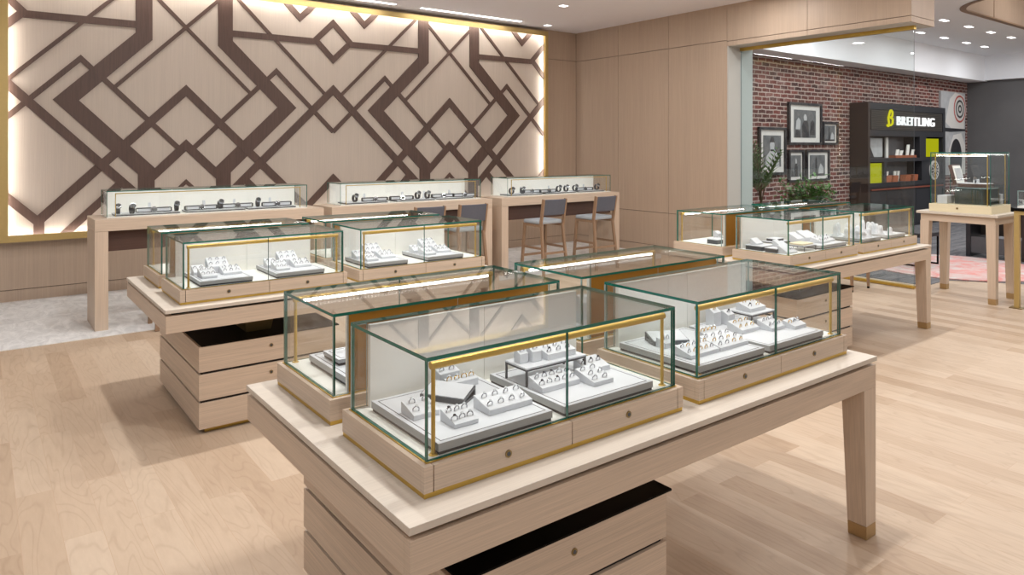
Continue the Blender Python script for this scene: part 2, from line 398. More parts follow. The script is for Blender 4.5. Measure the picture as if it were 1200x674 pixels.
def strip(pts, wd, closed=False):
    P = [Vector(p) for p in pts]; n = len(P); L = []; R = []
    for i in range(n):
        dn = (P[(i+1)%n]-P[i]).normalized() if (i < n-1 or closed) else None
        dp = (P[i]-P[i-1]).normalized() if (i > 0 or closed) else None
        if dn is None: t, k = dp, 1
        elif dp is None: t, k = dn, 1
        else:
            t = (dn+dp).normalized(); k = 1/max(.3, t.dot(dn))
        nn = Vector((-t.y, t.x))*wd/2*k
        L.append(P[i]+nn); R.append(P[i]-nn)
    mb = MB(); th = .012+.00018*(strip_n[0] % 40); any_ = False
    for i in range(n if closed else n-1):
        j = (i+1) % n
        q = clip([tuple(L[i]), tuple(L[j]), tuple(R[j]), tuple(R[i])], .24, 7.617, .70, 3.545)
        if q and abs(sum(q[k-1][0]*q[k][1]-q[k][0]*q[k-1][1] for k in range(len(q)))) > 1e-4:
            mb.prism([(a, b-.65) for a, b in q], AY-WY-th, AY-WY-.0005, 'y'); any_ = True
    if any_:
        strip_n[0] += 1; mb.build('strip', 'walnut', art)
for Lx in (2.012, 5.750):
    mir = lambda pts, s: [(Lx+s*a, b) for a, b in pts]
    for s in (1, -1):
        strip(mir([(.456,3.6),(.456,2.95),(1.231,2.175),(.432,1.376),(.432,.6)], s), .175)
        strip(mir([(.95,2.504),(1.091,2.645),(1.869,1.867)], s), .057)
        strip(mir([(.90,2.46),(.085,1.645)], s), .057)
        strip(mir([(-.44,3.54),(.775,2.325)], s), .042)
        strip(mir([(.58,3.547),(1.76,2.367)], s), .042)
        strip(mir([(.53,3.08),(1.64,3.08)], s), .08)
        strip(mir([(.66,1.28),(1.32,.62)], s), .085)
    strip([(Lx-1.478,.6),(Lx-1.478,.862),(Lx,2.34),(Lx+1.478,.862),(Lx+1.478,.6)], .098)
    strip([(Lx-.43,1.25),(Lx,1.68),(Lx+.43,1.25)], .1)
    strip([(Lx-.4,.84),(Lx,1.24),(Lx+.4,.84)], .042)
for Mx in (.143, 3.881, 7.619):
    strip([(Mx-.40,.83),(Mx,1.23),(Mx+.40,.83)], .09)
    strip([(Mx-1.36,1.08),(Mx,2.44),(Mx+1.36,1.08)], .096)
    strip([(Mx,3.35),(Mx+.25,3.10),(Mx,2.85),(Mx-.25,3.10)], .078, True)
    for s in (1, -1):
        strip([(Mx+s*.463-.28,3.652),(Mx+s*.463,3.372),(Mx+s*.463+.28,3.652)], .078)

# ------------------------------------------------------------------ back counters and their cases
def make_counter():
    t = thing('display_counter', '', 'counter')
    MB().box(0, 2.135, 0, .54, .891, .998).build('countertop', 'oak_h', t, bevel=.002)
    MB().box(0, .107, .002, .538, 0, .889).build('leg', 'oak_v', t, bevel=.002)
    MB().box(2.028, 2.135, .002, .538, 0, .889).build('leg', 'oak_v', t, bevel=.002)
    MB().box(.108, 2.027, .08, .5, .70, .8905).build('drawer_box', 'brown_panel', t)
    return t
counter = make_counter(); counter.location = (.838, 7.27, .004)
counter['label'] = 'bar-height oak counter with waterfall ends at the open end of the carpet'
counter['group'] = 'oak counters along the panelled wall'
dup(counter, (3.065, 7.27, .004), 0, 'middle oak counter of the three along the patterned wall', counter['group'])
dup(counter, (5.348, 7.27, .004), 0, 'oak counter beside the plain wood wall with two bar stools at it', counter['group'])
def pane(x0, x1, y0, y1, z0, z1, thin, edge=1):
    """glass box; faces across the thin axis are clear, the rim is green edge"""
    mi = {'x': [edge,edge,edge,0,edge,0], 'y': [edge,edge,0,edge,0,edge], 'z': [0,0,edge,edge,edge,edge]}[thin]
    return MB().box(x0, x1, y0, y1, z0, z1, mi)
GM = ['glass', 'glass_edge', 'glass_edge_pale']
def make_counter_case():
    t = thing('glass_display_case', '', 'display case')
    W, D, H = .945, .19, .247
    MB().box(-W, W, -D, D, 0, .008).build('deck', 'deck', t)
    pane(-W, W, -D, -D+.006, .008, H-.008, 'y').build('front_glass', GM, t)
    pane(-W, -W+.006, -D+.0065, D-.0065, .008, H-.008, 'x').build('side_glass', GM, t)
    pane(W-.006, W, -D+.0065, D-.0065, .008, H-.008, 'x').build('side_glass', GM, t)
    pane(-W, W, -D, D, H-.0075, H, 'z').build('top_glass', GM, t)
    MB().box(-W+.02, W-.012, D-.03, D-.015, .008, H-.012).build('back_panel', 'white', t)
    r = MB().box(-W+.07, W-.07, -D+.012, -D+.02, H-.03, H-.022)
    for sx in (-W+.07, W-.076): r.box(sx, sx+.006, -D+.012, -D+.02, .008, H-.022)
    r.build('rail', 'gold', t)
    MB().box(-W+.09, W-.09, -D+.021, -D+.027, H-.03, H-.024).build('light_strip', 'led', t)
    return t
kc = make_counter_case(); kc.location = (1.893, 7.59, 1.0025)
kc['label'] = 'long low glass case of watches on the counter at the open end'; kc['group'] = 'low glass cases on the counters'
dup(kc, (4.165, 7.59, 1.0025), 0, 'long low glass case on the middle counter of the three', kc['group'])
dup(kc, (6.485, 7.59, 1.0025), 0, 'long low glass case on the counter beside the plain wood wall', kc['group'])

# ------------------------------------------------------------------ display tables
def make_lock(par, x, y, z, r=.011):
    MB().cyl((x, y+.002, z), (x, y-.003, z), r, r, 16, 0).cyl((x, y-.003, z), (x, y-.005, z), r*.62, r*.5, 12, 1).build('lock', ['brass_dull', 'slate'], par)
def make_table():
    t = thing('display_table', '', 'table')
    W, D = 2.253, 1.25
    MB().box(0, W, 0, D, .741, .761).build('tabletop', 'oak_top', t, bevel=.0015)
    MB().box(.04, W-.04, .04, D-.04, .7265, .7405).build('shadow_gap', 'reveal', t)
    a = MB()
    a.box(.003, W-.003, .003, .03, .632, .726, 0); a.box(.003, W-.003, D-.03, D-.003, .632, .726, 0)
    a.box(.003, .03, .0305, D-.0305, .632, .726, 0); a.box(W-.03, W-.003, .0305, D-.0305, .632, .726, 0)
    a.box(.0305, W-.0305, .0305, D-.0305, .70, .726, 0)
    a.build('apron', 'oak_h', t, bevel=.001)
    for y0, y1, s in ((.003, .103, 1), (D-.103, D-.003, -1)):
        b = (W-.083, W-.003, y0, y0+.08) if s > 0 else (W-.083, W-.003, y1-.08, y1)
        k = .06/.63
        m = (W-.103*k-.083*(1-k), W-.003, y0, y0+.08+.02*k) if s > 0 else (W-.103*k-.083*(1-k), W-.003, y1-.08-.02*k, y1)
        lg = MB().frustum(m, (W-.103, W-.003, y0, y1), .056, .6315).build('leg', 'oak_v', t, bevel=.002)
        MB().frustum(b, m, 0, .0555).build('foot', 'foot', lg, bevel=.002)
    x0, x1, y0, y1 = .196, 1.02, .10, 1.186
    MB().box(x0+.04, x1-.04, y0+.04, y1-.04, 0, .03).build('plinth', 'gold', t)
    MB().box(x0+.014, x1-.014, y0+.014, y1-.014, .0305, .505).build('carcass', 'reveal', t)
    for z0, z1 in ((.031, .181), (.196, .344), (.359, .506)):
        d = MB().box(x0, x1, y0, y0+.013, z0, z1).box(x0, x0+.0135, y0+.0135, y1, z0, z1).box(x1-.0135, x1, y0+.0135, y1, z0, z1).box(x0+.014, x1-.014, y1-.0135, y1, z0, z1)
        d = d.build('drawer', 'oak_h', t, bevel=.001)
        make_lock(d, (x0+x1)/2, y0, z1-.055)
    MB().box(x0+.012, x1+.022, y0-.004, y1-.01, .5065, .513).build('cabinet_lid', 'black', t)
    MB().frustum((.505, .655, .25, .6), (.47, .69, .22, .63), .5135, .6995).build('support', 'brass_dull', t)
    return t
T1, T2, T3 = (.804, 1.457, 0), (.817, 4.20, .0), (4.70, 2.825, 0)
tb = make_table(); tb.location = T1
TG = 'oak tables with drawer cabinets'
tag(tb, 'oak display table carrying the four big ring showcases, one drawer cabinet beneath', None, TG)
dup(tb, T2, 0, 'oak display table at the edge of the grey carpet with its drawer stack showing', TG)
dup(tb, T3, 0, 'oak display table in front of the glass partition', TG)

# ------------------------------------------------------------------ showcases
def make_showcase():
    t = thing('glass_showcase', '', 'showcase')
    W, D = .502, .25
    MB().box(-W+.002, W-.002, -D+.002, D-.002, 0, .0125).build('trim', 'gold', t)
    b = MB().box(-W, W, -D+.018, D, .0130, .081)
    b.box(-W, -W+.027, -D, -D+.0175, .0130, .081); b.box(W-.027, W, -D, -D+.0175, .0130, .081)
    b.build('base', 'oak_h', t, bevel=.001)
    for a, c in ((-W+.030, -.0015), (.0015, W-.030)):
        d = MB().box(a, c, -D, -D+.017, .0135, .080).build('drawer', 'oak_h', t, bevel=.0008)
        make_lock(d, (a+c)/2, -D, .048, .0105)
    gx, gy, H = .483, .231, .3505
    ch = MB()
    for q in ((-gx-.004, gx+.004, -gy-.004, -gy+.010), (-gx-.004, gx+.004, gy-.010, gy+.004), (-gx-.004, -gx+.010, -gy+.0105, gy-.0105), (gx-.010, gx+.004, -gy+.0105, gy-.0105)):
        ch.box(q[0], q[1], q[2], q[3], .0812, .0835)
    ch.build('channel', 'gold', t)
    MB().box(-gx+.011, gx-.011, -gy+.011, gy-.011, .0812, .0845).build('deck', 'deck', t)
    zt = H-.0105
    pane(-gx, -.0008, -gy, -gy+.010, .084, zt, 'y').build('front_glass', GM, t)
    pane(.0008, gx, -gy, -gy+.010, .084, zt, 'y').build('front_glass', GM, t)
    pane(-gx, -gx+.010, -gy+.0105, gy-.0075, .084, zt, 'x').build('side_glass', GM, t)
    pane(gx-.010, gx, -gy+.0105, gy-.0075, .084, zt, 'x').build('side_glass', GM, t)
    pane(-gx, gx, -gy, gy, H-.010, H, 'z').build('top_glass', GM, t)
    # rear: two sliding panels, white inside and amber outside, clear fillers at both ends
    for a, c in ((-.43, -.001), (.001, .43)):
        MB().box(a, c, .205, .221, .085, zt-.001, [0,0,0,0,1,0]).build('rear_panel', ['white', 'amber'], t)
    pane(-gx, -.4305, gy-.007, gy, .084, zt, 'y', 2).build('rear_glass', GM, t)
    pane(.4305, gx, gy-.007, gy, .084, zt, 'y', 2).build('rear_glass', GM, t)
    py, pz = -.204, .319
    r = MB().cyl((-.456, py, pz), (.456, py, pz), .0105, None, 16)
    for x in (-.448, .448): r.cyl((x, py, .087), (x, py, pz), .0058, None, 12).cyl((x, py, .0847), (x, py, .088), .013, .010, 16)
    r.build('rail', 'gold', t)
    ls_ = MB().box(-.43, .43, py+.009, py+.011, pz-.012, pz+.002, 0)
    for i in range(56): ls_.box(-.425+i*.0152, -.425+i*.0152+.0085, py+.0112, py+.0135, pz-.0095, pz-.0005, 1)
    ls_.build('light_strip', ['white', 'led'], t)
    return t
sc0 = make_showcase()
SG = 'oak based glass showcases on the tables'
first = True
cases = {}
NAMES = {
 't1': ['glass showcase of silver rings at the cabinet end of the ring table', 'glass showcase of gold and silver rings above the single table leg',
        'back-to-front glass showcase behind the silver ring case, lit strip showing', 'back-to-front glass showcase behind the gold ring case'],
 't2': ['glass showcase over the drawer stack of the table beside the grey carpet', 'glass showcase on the carpet-side table, bar stools close behind it',
        'back-to-front glass showcase above the drawer end of the carpet-side table', 'back-to-front glass showcase on the carpet-side table nearest the bar stools'],
 't3': ['glass showcase of dark-sided trays and an amber card before the partition', 'glass showcase of tall white finger stands at the free end of the partition table',
        'back-to-front glass showcase against the plain wood wall side of the partition table', 'back-to-front glass showcase just below the plants behind the partition'],
}
for key, T in (('t1', T1), ('t2', (T2[0], T2[1]-.0, 0)), ('t3', T3)):
    for i, (dx, dy, rz) in enumerate(((.596, .344, 0), (1.684, .344, 0), (.596, .938, PI), (1.684, .938, PI))):
        loc = (T[0]+dx, T[1]+dy, .7612)
        if first:
            sc0.location = loc; c = sc0; first = False; tag(c, NAMES[key][i], None, SG)
        else: c = dup(sc0, loc, rz, NAMES[key][i], SG)
        cases[key, i] = c

# ------------------------------------------------------------------ trays, ring stands, rings
def make_tray(w, d, label, loc, rz=0, h=.03, group='white jewellery trays in the showcases'):
    """padded tray: white top with a dark piping line, grey sides, dark foot; loc is its front-left corner"""
    b = MB(); b.box(.003, w-.003, .003, d-.003, 0, .009, 2)
    b.box(0, w, 0, d, .009, h, [1, 0, 1, 1, 1, 1])
    i, j = .014, .0165
    z = h+.0004
    for q in ((i, w-i, i, j), (i, w-i, d-j, d-i), (i, j, j, d-j), (w-j, w-i, j, d-j)): b.box(q[0], q[1], q[2], q[3], h-.001, z, 2)
    o = b.build('jewellery_tray', ['leather', 'pad_side', 'line'], None, loc, rz)
    return tag(o, label, 'tray', group)
def ring_mesh(metal, gem):
    b = MB().torus(.0092, .0019, Matrix.Translation((0, 0, .0035)))
    o = b.build('ring', metal, None); tag(o, '', 'ring')
    g = MB(); n = 8; r = .0052
    vs = [(r*math.cos(2*PI*k/n), r*math.sin(2*PI*k/n), .0150) for k in range(n)]+[(r*.6*math.cos(2*PI*k/n), r*.6*math.sin(2*PI*k/n), .0176) for k in range(n)]+[(0, 0, .0112)]
    g.add(vs, [(k, (k+1)%n, n+(k+1)%n, n+k) for k in range(n)]+[tuple(range(n, 2*n))]+[((k+1)%n, k, 2*n) for k in range(n)])
    g.build('gemstone', gem, o)
    return o
ring_proto = {}
def ring(kind, loc, rot, label, group):
    if kind not in ring_proto:
        o = ring_mesh({'s': 'silver', 'g': 'ringgold', 'd': 'silver'}[kind], 'gemdark' if kind == 'd' else 'gem'); ring_proto[kind] = o
    else:
        p = ring_proto[kind]; o = p.copy(); C.objects.link(o)
        for ch in p.children:
            k = ch.copy(); C.objects.link(k); k.parent = o
    o.location = loc; o.rotation_euler = rot; o['label'] = label; o['group'] = group
def stand(x, y, z, w, d, hf, hb, label, rows=0, cols=0, kinds='s', rz=0, ringlabel=None, scale=1):
    """sloped ring stand, low edge towards -y; x,y = its front-left corner"""
    b = MB().prism([(0,0),(d,0),(d,hb),(d-.004,hb),(0,hf)], 0, w, 'x')
    o = b.build('ring_stand', 'leather', None, (x, y, z), rz, bevel=.0012); tag(o, label, 'ring stand', 'white leatherette ring stands')
    ang = math.atan2(hb-hf, d)
    for r in range(rows):
        for c in range(cols):
            lx = w*(c+.5)/cols + (.08*w/cols if r % 2 else -.1*w/cols); ly = d*(r+.55)/rows*.94
            lz = hf+(hb-hf)*ly/d
            p = Matrix.Rotation(rz, 4, 'Z') @ Vector((lx, ly, 0))
            k = random.choice(kinds)
            ring(k, (x+p.x, y+p.y, z+lz), (ang*.35+random.uniform(-.12,.12), random.uniform(-.1,.1), rz+random.uniform(-.25,.25)),
                 ringlabel, ringlabel)
DZ = .7612+.0848; TZ = DZ+.0306
# silver ring case of the ring table
make_tray(.39, .393, 'square white pad by the clear end of the silver ring case', (.960, 1.583, DZ))
make_tray(.39, .385, 'square white pad carrying the raised shelf in the silver ring case', (1.397, 1.583, DZ))
stand(1.046, 1.638, TZ, .078, .078, .012, .032, 'small ring stand of six bold rings at the tray front', 2, 3, 'sd', ringlabel='dark-set silver ring on the small front stand of the silver ring case')
stand(1.177, 1.658, TZ, .158, .085, .016, .036, 'wide ring stand of eight rings on the clear-end pad', 2, 4, 's', ringlabel='silver ring on the wide stand of the clear-end pad')
stand(.985, 1.757, TZ, .085, .078, .014, .034, 'ring stand nearest the clear glass end, four rings', 2, 2, 's', ringlabel='silver ring on the stand beside the clear glass end')
stand(1.195, 1.905, TZ, .112, .036, .022, .030, 'low block of four rings behind the slate edged easel', 1, 4, 'g', ringlabel='fine ring on the low block behind the slate edged easel')
stand(1.185, 1.945, TZ, .075, .03, .044, .052, 'rearmost tall ring block on the clear-end pad', 1, 2, 's', ringlabel='ring on the rearmost tall block of the clear-end pad')
def easel(x, y, z, rz, label, w=.15, d=.17):
    t = thing('display_easel', label, 'easel', (x, y, z), rz, 'slate edged jewellery easels')
    MB().box(0, w, 0, d, 0, .008).build('base', 'slate', t)
    a = MB(); a.prism([(0,.008),(d,.026),(d,.033),(0,.015)], 0, w, 'x', 0); a.build('panel', 'slate', t)
    b = MB(); b.prism([(.004,.0158),(d-.004,.0332),(d-.004,.0355),(.004,.018)], .004, w-.004, 'x', 0); b.build('pad', 'leather', t)
    MB().box(0, w, d-.008, d, .008, .0235).build('riser', 'slate', t)
easel(1.085, 1.90, TZ, math.radians(-58), 'low slate edged easel with a white pad in the silver ring case', .15, .085)
stand(1.416, 1.709, TZ, .160, .072, .016, .036, 'wide stand of ten rings below the raised shelf', 2, 5, 'sd', ringlabel='silver ring on the wide stand below the raised shelf')
stand(1.588, 1.655, TZ, .088, .093, .014, .036, 'deep stand of six rings at the corner of the raised shelf pad', 3, 2, 's', ringlabel='silver ring on the deep stand at the corner of the raised shelf pad')
stand(1.655, 1.755, TZ, .105, .075, .016, .036, 'ring stand with three dark rings behind the deep stand', 1, 3, 'd', ringlabel='dark-set ring on the stand behind the deep stand')
def riser(x, y, z, w, d, h, label, ):
    t = thing('display_riser', label, 'riser', (x, y, z), 0, 'slate framed display risers')
    MB().box(0, w, 0, d, h-.005, h).build('shelf', 'leather', t)
    f = MB()
    for px in (0, w-.006):
        for py in (0, d-.006): f.box(px, px+.006, py, py+.006, 0, h-.0115)
    f.box(0, w, 0, .006, h-.011, h-.0055); f.box(0, w, d-.006, d, h-.011, h-.0055); f.box(0, .006, .0065, d-.0065, h-.011, h-.0055); f.box(w-.006, w, .0065, d-.0065, h-.011, h-.0055)
    f.build('frame', 'slate', t)
riser(1.412, 1.785, TZ, .262, .115, .06, 'raised white shelf on a slate frame in the silver ring case')
RZ = TZ+.0605
def post(x, y, z, w, d, h, label, rk=None, rl=None):
    b = MB().prism([(0,0),(d,0),(d,h),(d*.6,h),(0,h*.78)], 0, w, 'x')
    tag(b.build('ring_post', 'leather', None, (x, y, z), 0, bevel=.001), label, 'ring post', 'white leatherette ring posts')
    if rk: ring(rk, (x+w/2, y+d*.4, z+h*.86), (.2, 0, .1), rl, rl)
post(1.425, 1.835, RZ, .034, .034, .040, 'ring post at the clear end of the raised shelf', 's', 'ring on the post at the clear end of the raised shelf')
post(1.468, 1.822, RZ, .038, .036, .044, 'ring post next to the block on the raised shelf', 's', 'ring on the post next to the raised shelf block')
stand(1.522, 1.808, RZ, .125, .06, .020, .034, 'ring block of six rings on top of the raised shelf', 2, 3, 'sd', ringlabel='ring on the block on top of the raised shelf')
# gold ring case of the ring table
make_tray(.395, .39, 'square white pad at the dark easel end of the gold ring case', (2.033, 1.585, DZ))
make_tray(.395, .39, 'square white pad at the free end of the gold ring case', (2.462, 1.585, DZ))
stand(2.074, 1.654, TZ, .165, .08, .014, .034, 'wide stand of ten small rings at the pad corner', 2, 5, 'gs', ringlabel='small ring on the wide corner stand of the gold ring case')
stand(2.247, 1.652, TZ, .175, .105, .014, .036, 'large stand of twelve rings in the middle of the gold ring case', 3, 4, 'sg', ringlabel='small ring on the large middle stand of the gold ring case')
stand(2.105, 1.80, TZ, .055, .05, .02, .036, 'small ring block beside the dark easel in the gold ring case', 1, 2, 's', ringlabel='ring on the small block beside the dark easel')
stand(2.335, 1.785, TZ, .10, .06, .016, .036, 'ring stand tucked behind the large middle stand', 1, 4, 'g', ringlabel='gold ring on the stand tucked behind the large middle stand')
easel(2.10, 1.855, TZ, math.radians(-25), 'slate edged easel by the rear panel in the gold ring case', .15, .09)
post(2.535, 1.90, TZ, .05, .045, .075, 'tall ring post at the rear of the free-end pad', 'g', 'ring on the tall post at the rear of the free-end pad')
post(2.600, 1.875, TZ, .048, .045, .058, 'shorter ring post in front of the tall one', 'd', 'dark ring on the shorter post')
stand(2.525, 1.752, TZ, .12, .075, .016, .040, 'stand of six gold rings at the inner side of the free-end pad', 2, 3, 'g', ringlabel='gold ring on the inner stand of the free-end pad')
stand(2.660, 1.70, TZ, .095, .075, .014, .038, 'stand of six rings in the centre of the free-end pad', 2, 3, 's', ringlabel='ring on the centre stand of the free-end pad')
stand(2.766, 1.66, TZ, .088, .06, .014, .030, 'low stand of three rings at the outer corner of the free-end pad', 1, 3, 'sg', ringlabel='ring on the low outer corner stand of the free-end pad')
riser(2.665, 1.80, TZ, .17, .13, .052, 'raised white shelf on a slate frame in the gold ring case')
stand(2.69, 1.825, TZ+.0525, .115, .075, .016, .036, 'ring block on the raised shelf of the gold ring case', 2, 2, 'gd', ringlabel='ring on the raised shelf block of the gold ring case')
# back-to-front cases of the ring table
make_tray(.36, .36, 'white pad in the lit back-to-front case behind the silver rings', (.99, 2.20, DZ))
easel(1.05, 2.24, TZ, 0, 'dark framed easel in the lit back-to-front case', .09, .09)
make_tray(.10, .14, 'grey ring tray block beside the dark framed easel', (1.02, 2.36, TZ+.0003), 0, .022)
make_tray(.36, .36, 'white pad in the back-to-front case behind the gold rings', (2.07, 2.21, DZ))
post(2.11, 2.27, TZ, .06, .05, .12, 'tall white finger stand in the case behind the gold rings')
# carpet-side table
lx, ly = .913, 4.294
L2 = [(.112, .040, 'inner-left'), (.553, .030, '')]
make_tray(.30, .40, 'slate edged white tray nearest the clear end of the drawer-stack case', (lx+.112, ly+.034, DZ))
make_tray(.31, .39, 'slate edged white tray at the far half of the drawer-stack case', (lx+.552, ly+.034, DZ))
make_tray(.30, .37, 'slate edged tray beside the front seam in the bar-stool-side case', (lx+1.163, ly+.03, DZ))
make_tray(.30, .38, 'slate edged tray at the stool end of the bar-stool-side case', (lx+1.62, ly+.03, DZ))
for n, (bx, by, nm) in enumerate(((.112, .034, 'clear-end tray of the drawer-stack case'), (.552, .034, 'far-half tray of the drawer-stack case'),
                                 (1.163, .03, 'seam-side tray of the bar-stool-side case'), (1.62, .03, 'stool-end tray of the bar-stool-side case'))):
    stand(lx+bx+.03, ly+by+.075, TZ, .085, .12, .014, .05, 'broad ring stand at the front of the '+nm, 2, 3, 's', ringlabel='small silver ring on the front stand of the '+nm)
    stand(lx+bx+.165, ly+by+.13, TZ, .11, .10, .014, .042, 'ring stand on the far side of the '+nm, 2, 3, 's', ringlabel='small silver ring on the far side stand of the '+nm)
    stand(lx+bx+.02, ly+by+.23, TZ, .07, .08, .018, .05, 'ring stand at the outer edge of the '+nm, 1, 2, 'sd', ringlabel='silver ring on the outer edge stand of the '+nm)
    stand(lx+bx+.11, ly+by+.25, TZ, .12, .09, .04, .085, 'tall tilted ring stand at the rear of the '+nm, 2, 3, 's', ringlabel='small silver ring on the tall rear stand of the '+nm)
# partition table
rx, ry = 4.794, 2.919
def wallet(x, y, z, w, d, h, label, rz=0, top='leather'):
    t = thing('display_box', label, 'display box', (x, y, z), rz, 'white topped boxes with dark sides')
    MB().box(0, w, 0, d, 0, h*.8).build('box_body', 'slate', t, bevel=.002)
    MB().box(-.003, w+.003, -.003, d+.003, h*.8+.0003, h).build('lid', top, t, bevel=.002)
wallet(rx+.06, ry+.27, DZ, .16, .15, .038, 'white topped dark box by the clear side of the partition-table case')
stand(rx+.09, ry+.34, DZ+.039, .09, .06, .01, .045, 'small white ring stand on top of the dark box')
wallet(rx+.05, ry+.14, DZ, .09, .10, .035, 'small dark-sided box between two white wedges')
stand(rx+.15, ry+.13, DZ, .06, .11, .02, .085, 'steep white wedge stand beside the small dark-sided box')
stand(rx+.068, ry+.058, DZ, .06, .09, .012, .06, 'white wedge stand at the front glass corner of the partition case')
make_tray(.40, .36, 'white tray under the amber card in the partition case', (rx+.50, ry+.04, DZ))
riser(rx+.30, ry+.06, DZ, .17, .16, .042, 'slate framed riser under the amber card')
tag(MB().box(0, .16, 0, .12, 0, .012).build('amber_card', 'cream', None, (rx+.305, ry+.08, DZ+.0425), 0, bevel=.002), 'pale amber padded card on a slate riser', 'card')
stand(rx+.62, ry+.10, TZ, .13, .10, .014, .045, 'white ring stand on the tray beside the amber card', 2, 3, 's', ringlabel='small ring on the stand beside the amber card')
stand(rx+.52, ry+.25, TZ, .10, .09, .03, .075, 'tall white ring stand behind the amber card')
riser(rx+.26, ry+.29, DZ, .22, .12, .05, 'slate framed riser near the rear panel of the amber card case')
qx, qy = 5.882, 2.919
make_tray(.32, .36, 'white tray of finger stands beside the seam of the free-end case', (qx+.06, qy+.03, DZ))
make_tray(.34, .36, 'white tray of finger stands at the outer end of the free-end case', (qx+.50, qy+.03, DZ))
stand(rx+.23, ry+.14, DZ, .05, .10, .016, .07, 'narrow steep white wedge beside the slate riser in the amber card case')
stand(rx+.13, ry+.06, DZ, .075, .06, .012, .04, 'low white wedge at the front glass of the amber card case', 1, 3, 's', ringlabel='small ring on the low wedge at the front glass of the amber card case')
wallet(rx+.30, ry+.31, DZ+.0503, .12, .08, .022, 'thin dark-sided box on the rear slate riser')
stand(rx+.77, ry+.12, TZ, .10, .09, .014, .045, 'white ring stand at the outer tray corner of the amber card case', 2, 2, 's', ringlabel='small ring on the outer tray corner stand of the amber card case')
stand(rx+.65, ry+.25, TZ, .09, .09, .03, .08, 'second tall white stand along the rear of the amber card case')
stand(rx+.77, ry+.27, TZ, .09, .09, .03, .07, 'third tall white stand along the rear of the amber card case')
fs = None
def finger(x, y, z, h, label):
    global fs
    if fs is None:
        b = MB(); prof = [(.022, 0), (.022, .006), (.013, .012), (.014, .045), (.0125, .07), (.007, .082), (.0005, .086)]; sg = 14
        vs = [(r*math.cos(2*PI*k/sg), r*math.sin(2*PI*k/sg), zz) for r, zz in prof for k in range(sg)]
        b.add(vs, [(i*sg+k, i*sg+(k+1)%sg, (i+1)*sg+(k+1)%sg, (i+1)*sg+k) for i in range(len(prof)-1) for k in range(sg)], 0, None, True)
        b.add([(.022*math.cos(2*PI*k/sg), .022*math.sin(2*PI*k/sg), 0) for k in range(sg)], [tuple(reversed(range(sg)))])
        fs = b.build('finger_stand', 'leather', None); o = fs; tag(o, '', 'ring stand', 'white finger shaped ring stands')
    else: o = fs.copy(); C.objects.link(o)
    o.location = (x, y, z); o.scale = (1.5, 1.5, h/.086); o['label'] = label
FG = []
for i, (dx, dy, h) in enumerate(((.10, .10, .075), (.17, .17, .085), (.24, .24, .10), (.31, .10, .07), (.33, .30, .10), (.12, .30, .10), (.22, .33, .11), (.10, .19, .085), (.17, .08, .06), (.31, .20, .085))):
    finger(qx+dx, qy+dy, TZ, h, 'white finger stand on the seam-side tray, %s' % ('front row at the glass end', 'second from the glass end', 'middle of the diagonal row', 'front row next to the gap', 'rear row next to the gap', 'rear row at the glass end', 'tallest in the rear row', 'behind the front one at the glass end', 'shortest in the front row', 'middle row next to the gap')[i])
for i, (dx, dy, h) in enumerate(((.56, .12, .08), (.63, .19, .085), (.70, .26, .09), (.58, .30, .10), (.77, .33, .08), (.67, .09, .06), (.56, .21, .085), (.66, .33, .105))):
    finger(qx+dx, qy+dy, TZ, h, 'white finger stand on the outer tray, %s' % ('front row', 'second of the diagonal row', 'third of the diagonal row', 'rear row by the gap', 'rear outer corner', 'shortest in the front row', 'middle row by the gap', 'tallest in the rear row')[i])
wallet(rx+.10, ry+.72, DZ, .13, .10, .04, 'dark-sided box with white lid in the case on the wood wall side')
post(rx+.22, ry+.80, DZ, .06, .05, .09, 'grey white ring post behind the dark-sided box on the wood wall side')
wallet(rx+.30, ry+.70, DZ, .08, .12, .04, 'second white lidded box behind the post on the wood wall side')

# ------------------------------------------------------------------ watches in the counter cases
KZ = 1.0025+.0083
def make_flat_watch():
    o = thing('wristwatch', '', 'watch')
    s = MB(); s.box(-.115, .115, -.013, .013, .028, .034).box(-.115, .115, -.013, .013, .0005, .006).box(-.121, -.1151, -.013, .013, .004, .030).box(.1151, .121, -.013, .013, .004, .030)
    s.build('strap', 'line', o)
    MB().box(-.105, .105, -.010, .010, .0065, .0275).build('cushion', 'leather', o)
    MB().cyl((0, -.0135, .018), (0, -.026, .022), .023, .021, 20, 0).cyl((0, -.026, .022), (0, -.0265, .0222), .017, .017, 20, 1).build('watch_case', ['silver', 'frame_black'], o)
    return o
def make_cuff_watch():
    o = thing('wristwatch', '', 'watch')
    s = MB(); R, n = .032, 18
    for i in range(n):
        a0, a1 = 2*PI*i/n, 2*PI*(i+1)/n
        P = lambda a, r: (0, r*math.cos(a), R+r*math.sin(a))
        vs = []
        for x in (-.012, .012):
            vs += [(x,)+P(a0, R)[1:], (x,)+P(a1, R)[1:], (x,)+P(a1, R-.004)[1:], (x,)+P(a0, R-.004)[1:]]
        s.add(vs, [(0,1,2,3),(7,6,5,4),(0,4,5,1),(2,6,7,3)])
    s.build('strap', 'line', o)
    MB().cyl((0, -R*.7-.002, R*1.7), (0, -R*.7-.012, R*1.7+.010), .021, .019, 20, 0).cyl((0, -R*.7-.012, R*1.7+.010), (0, -R*.7-.0125, R*1.7+.0105), .016, .016, 20, 1).build('watch_case', ['silver', 'frame_black'], o)
    return o
wf, wc = make_flat_watch(), make_cuff_watch()
used = {'f': False, 'c': False}
def watch(kind, x, y, z, rz, label):
    src = wf if kind == 'f' else wc
    if not used[kind]:
        used[kind] = True; o = src; o.scale = (1.3,)*3; o.location = (x, y, z); o.rotation_euler = (0, 0, rz); o['label'] = label; o['group'] = 'dark watches on the counters'
    else: dup(src, (x, y, z), rz, label, 'dark watches on the counters').scale = (1.3,)*3
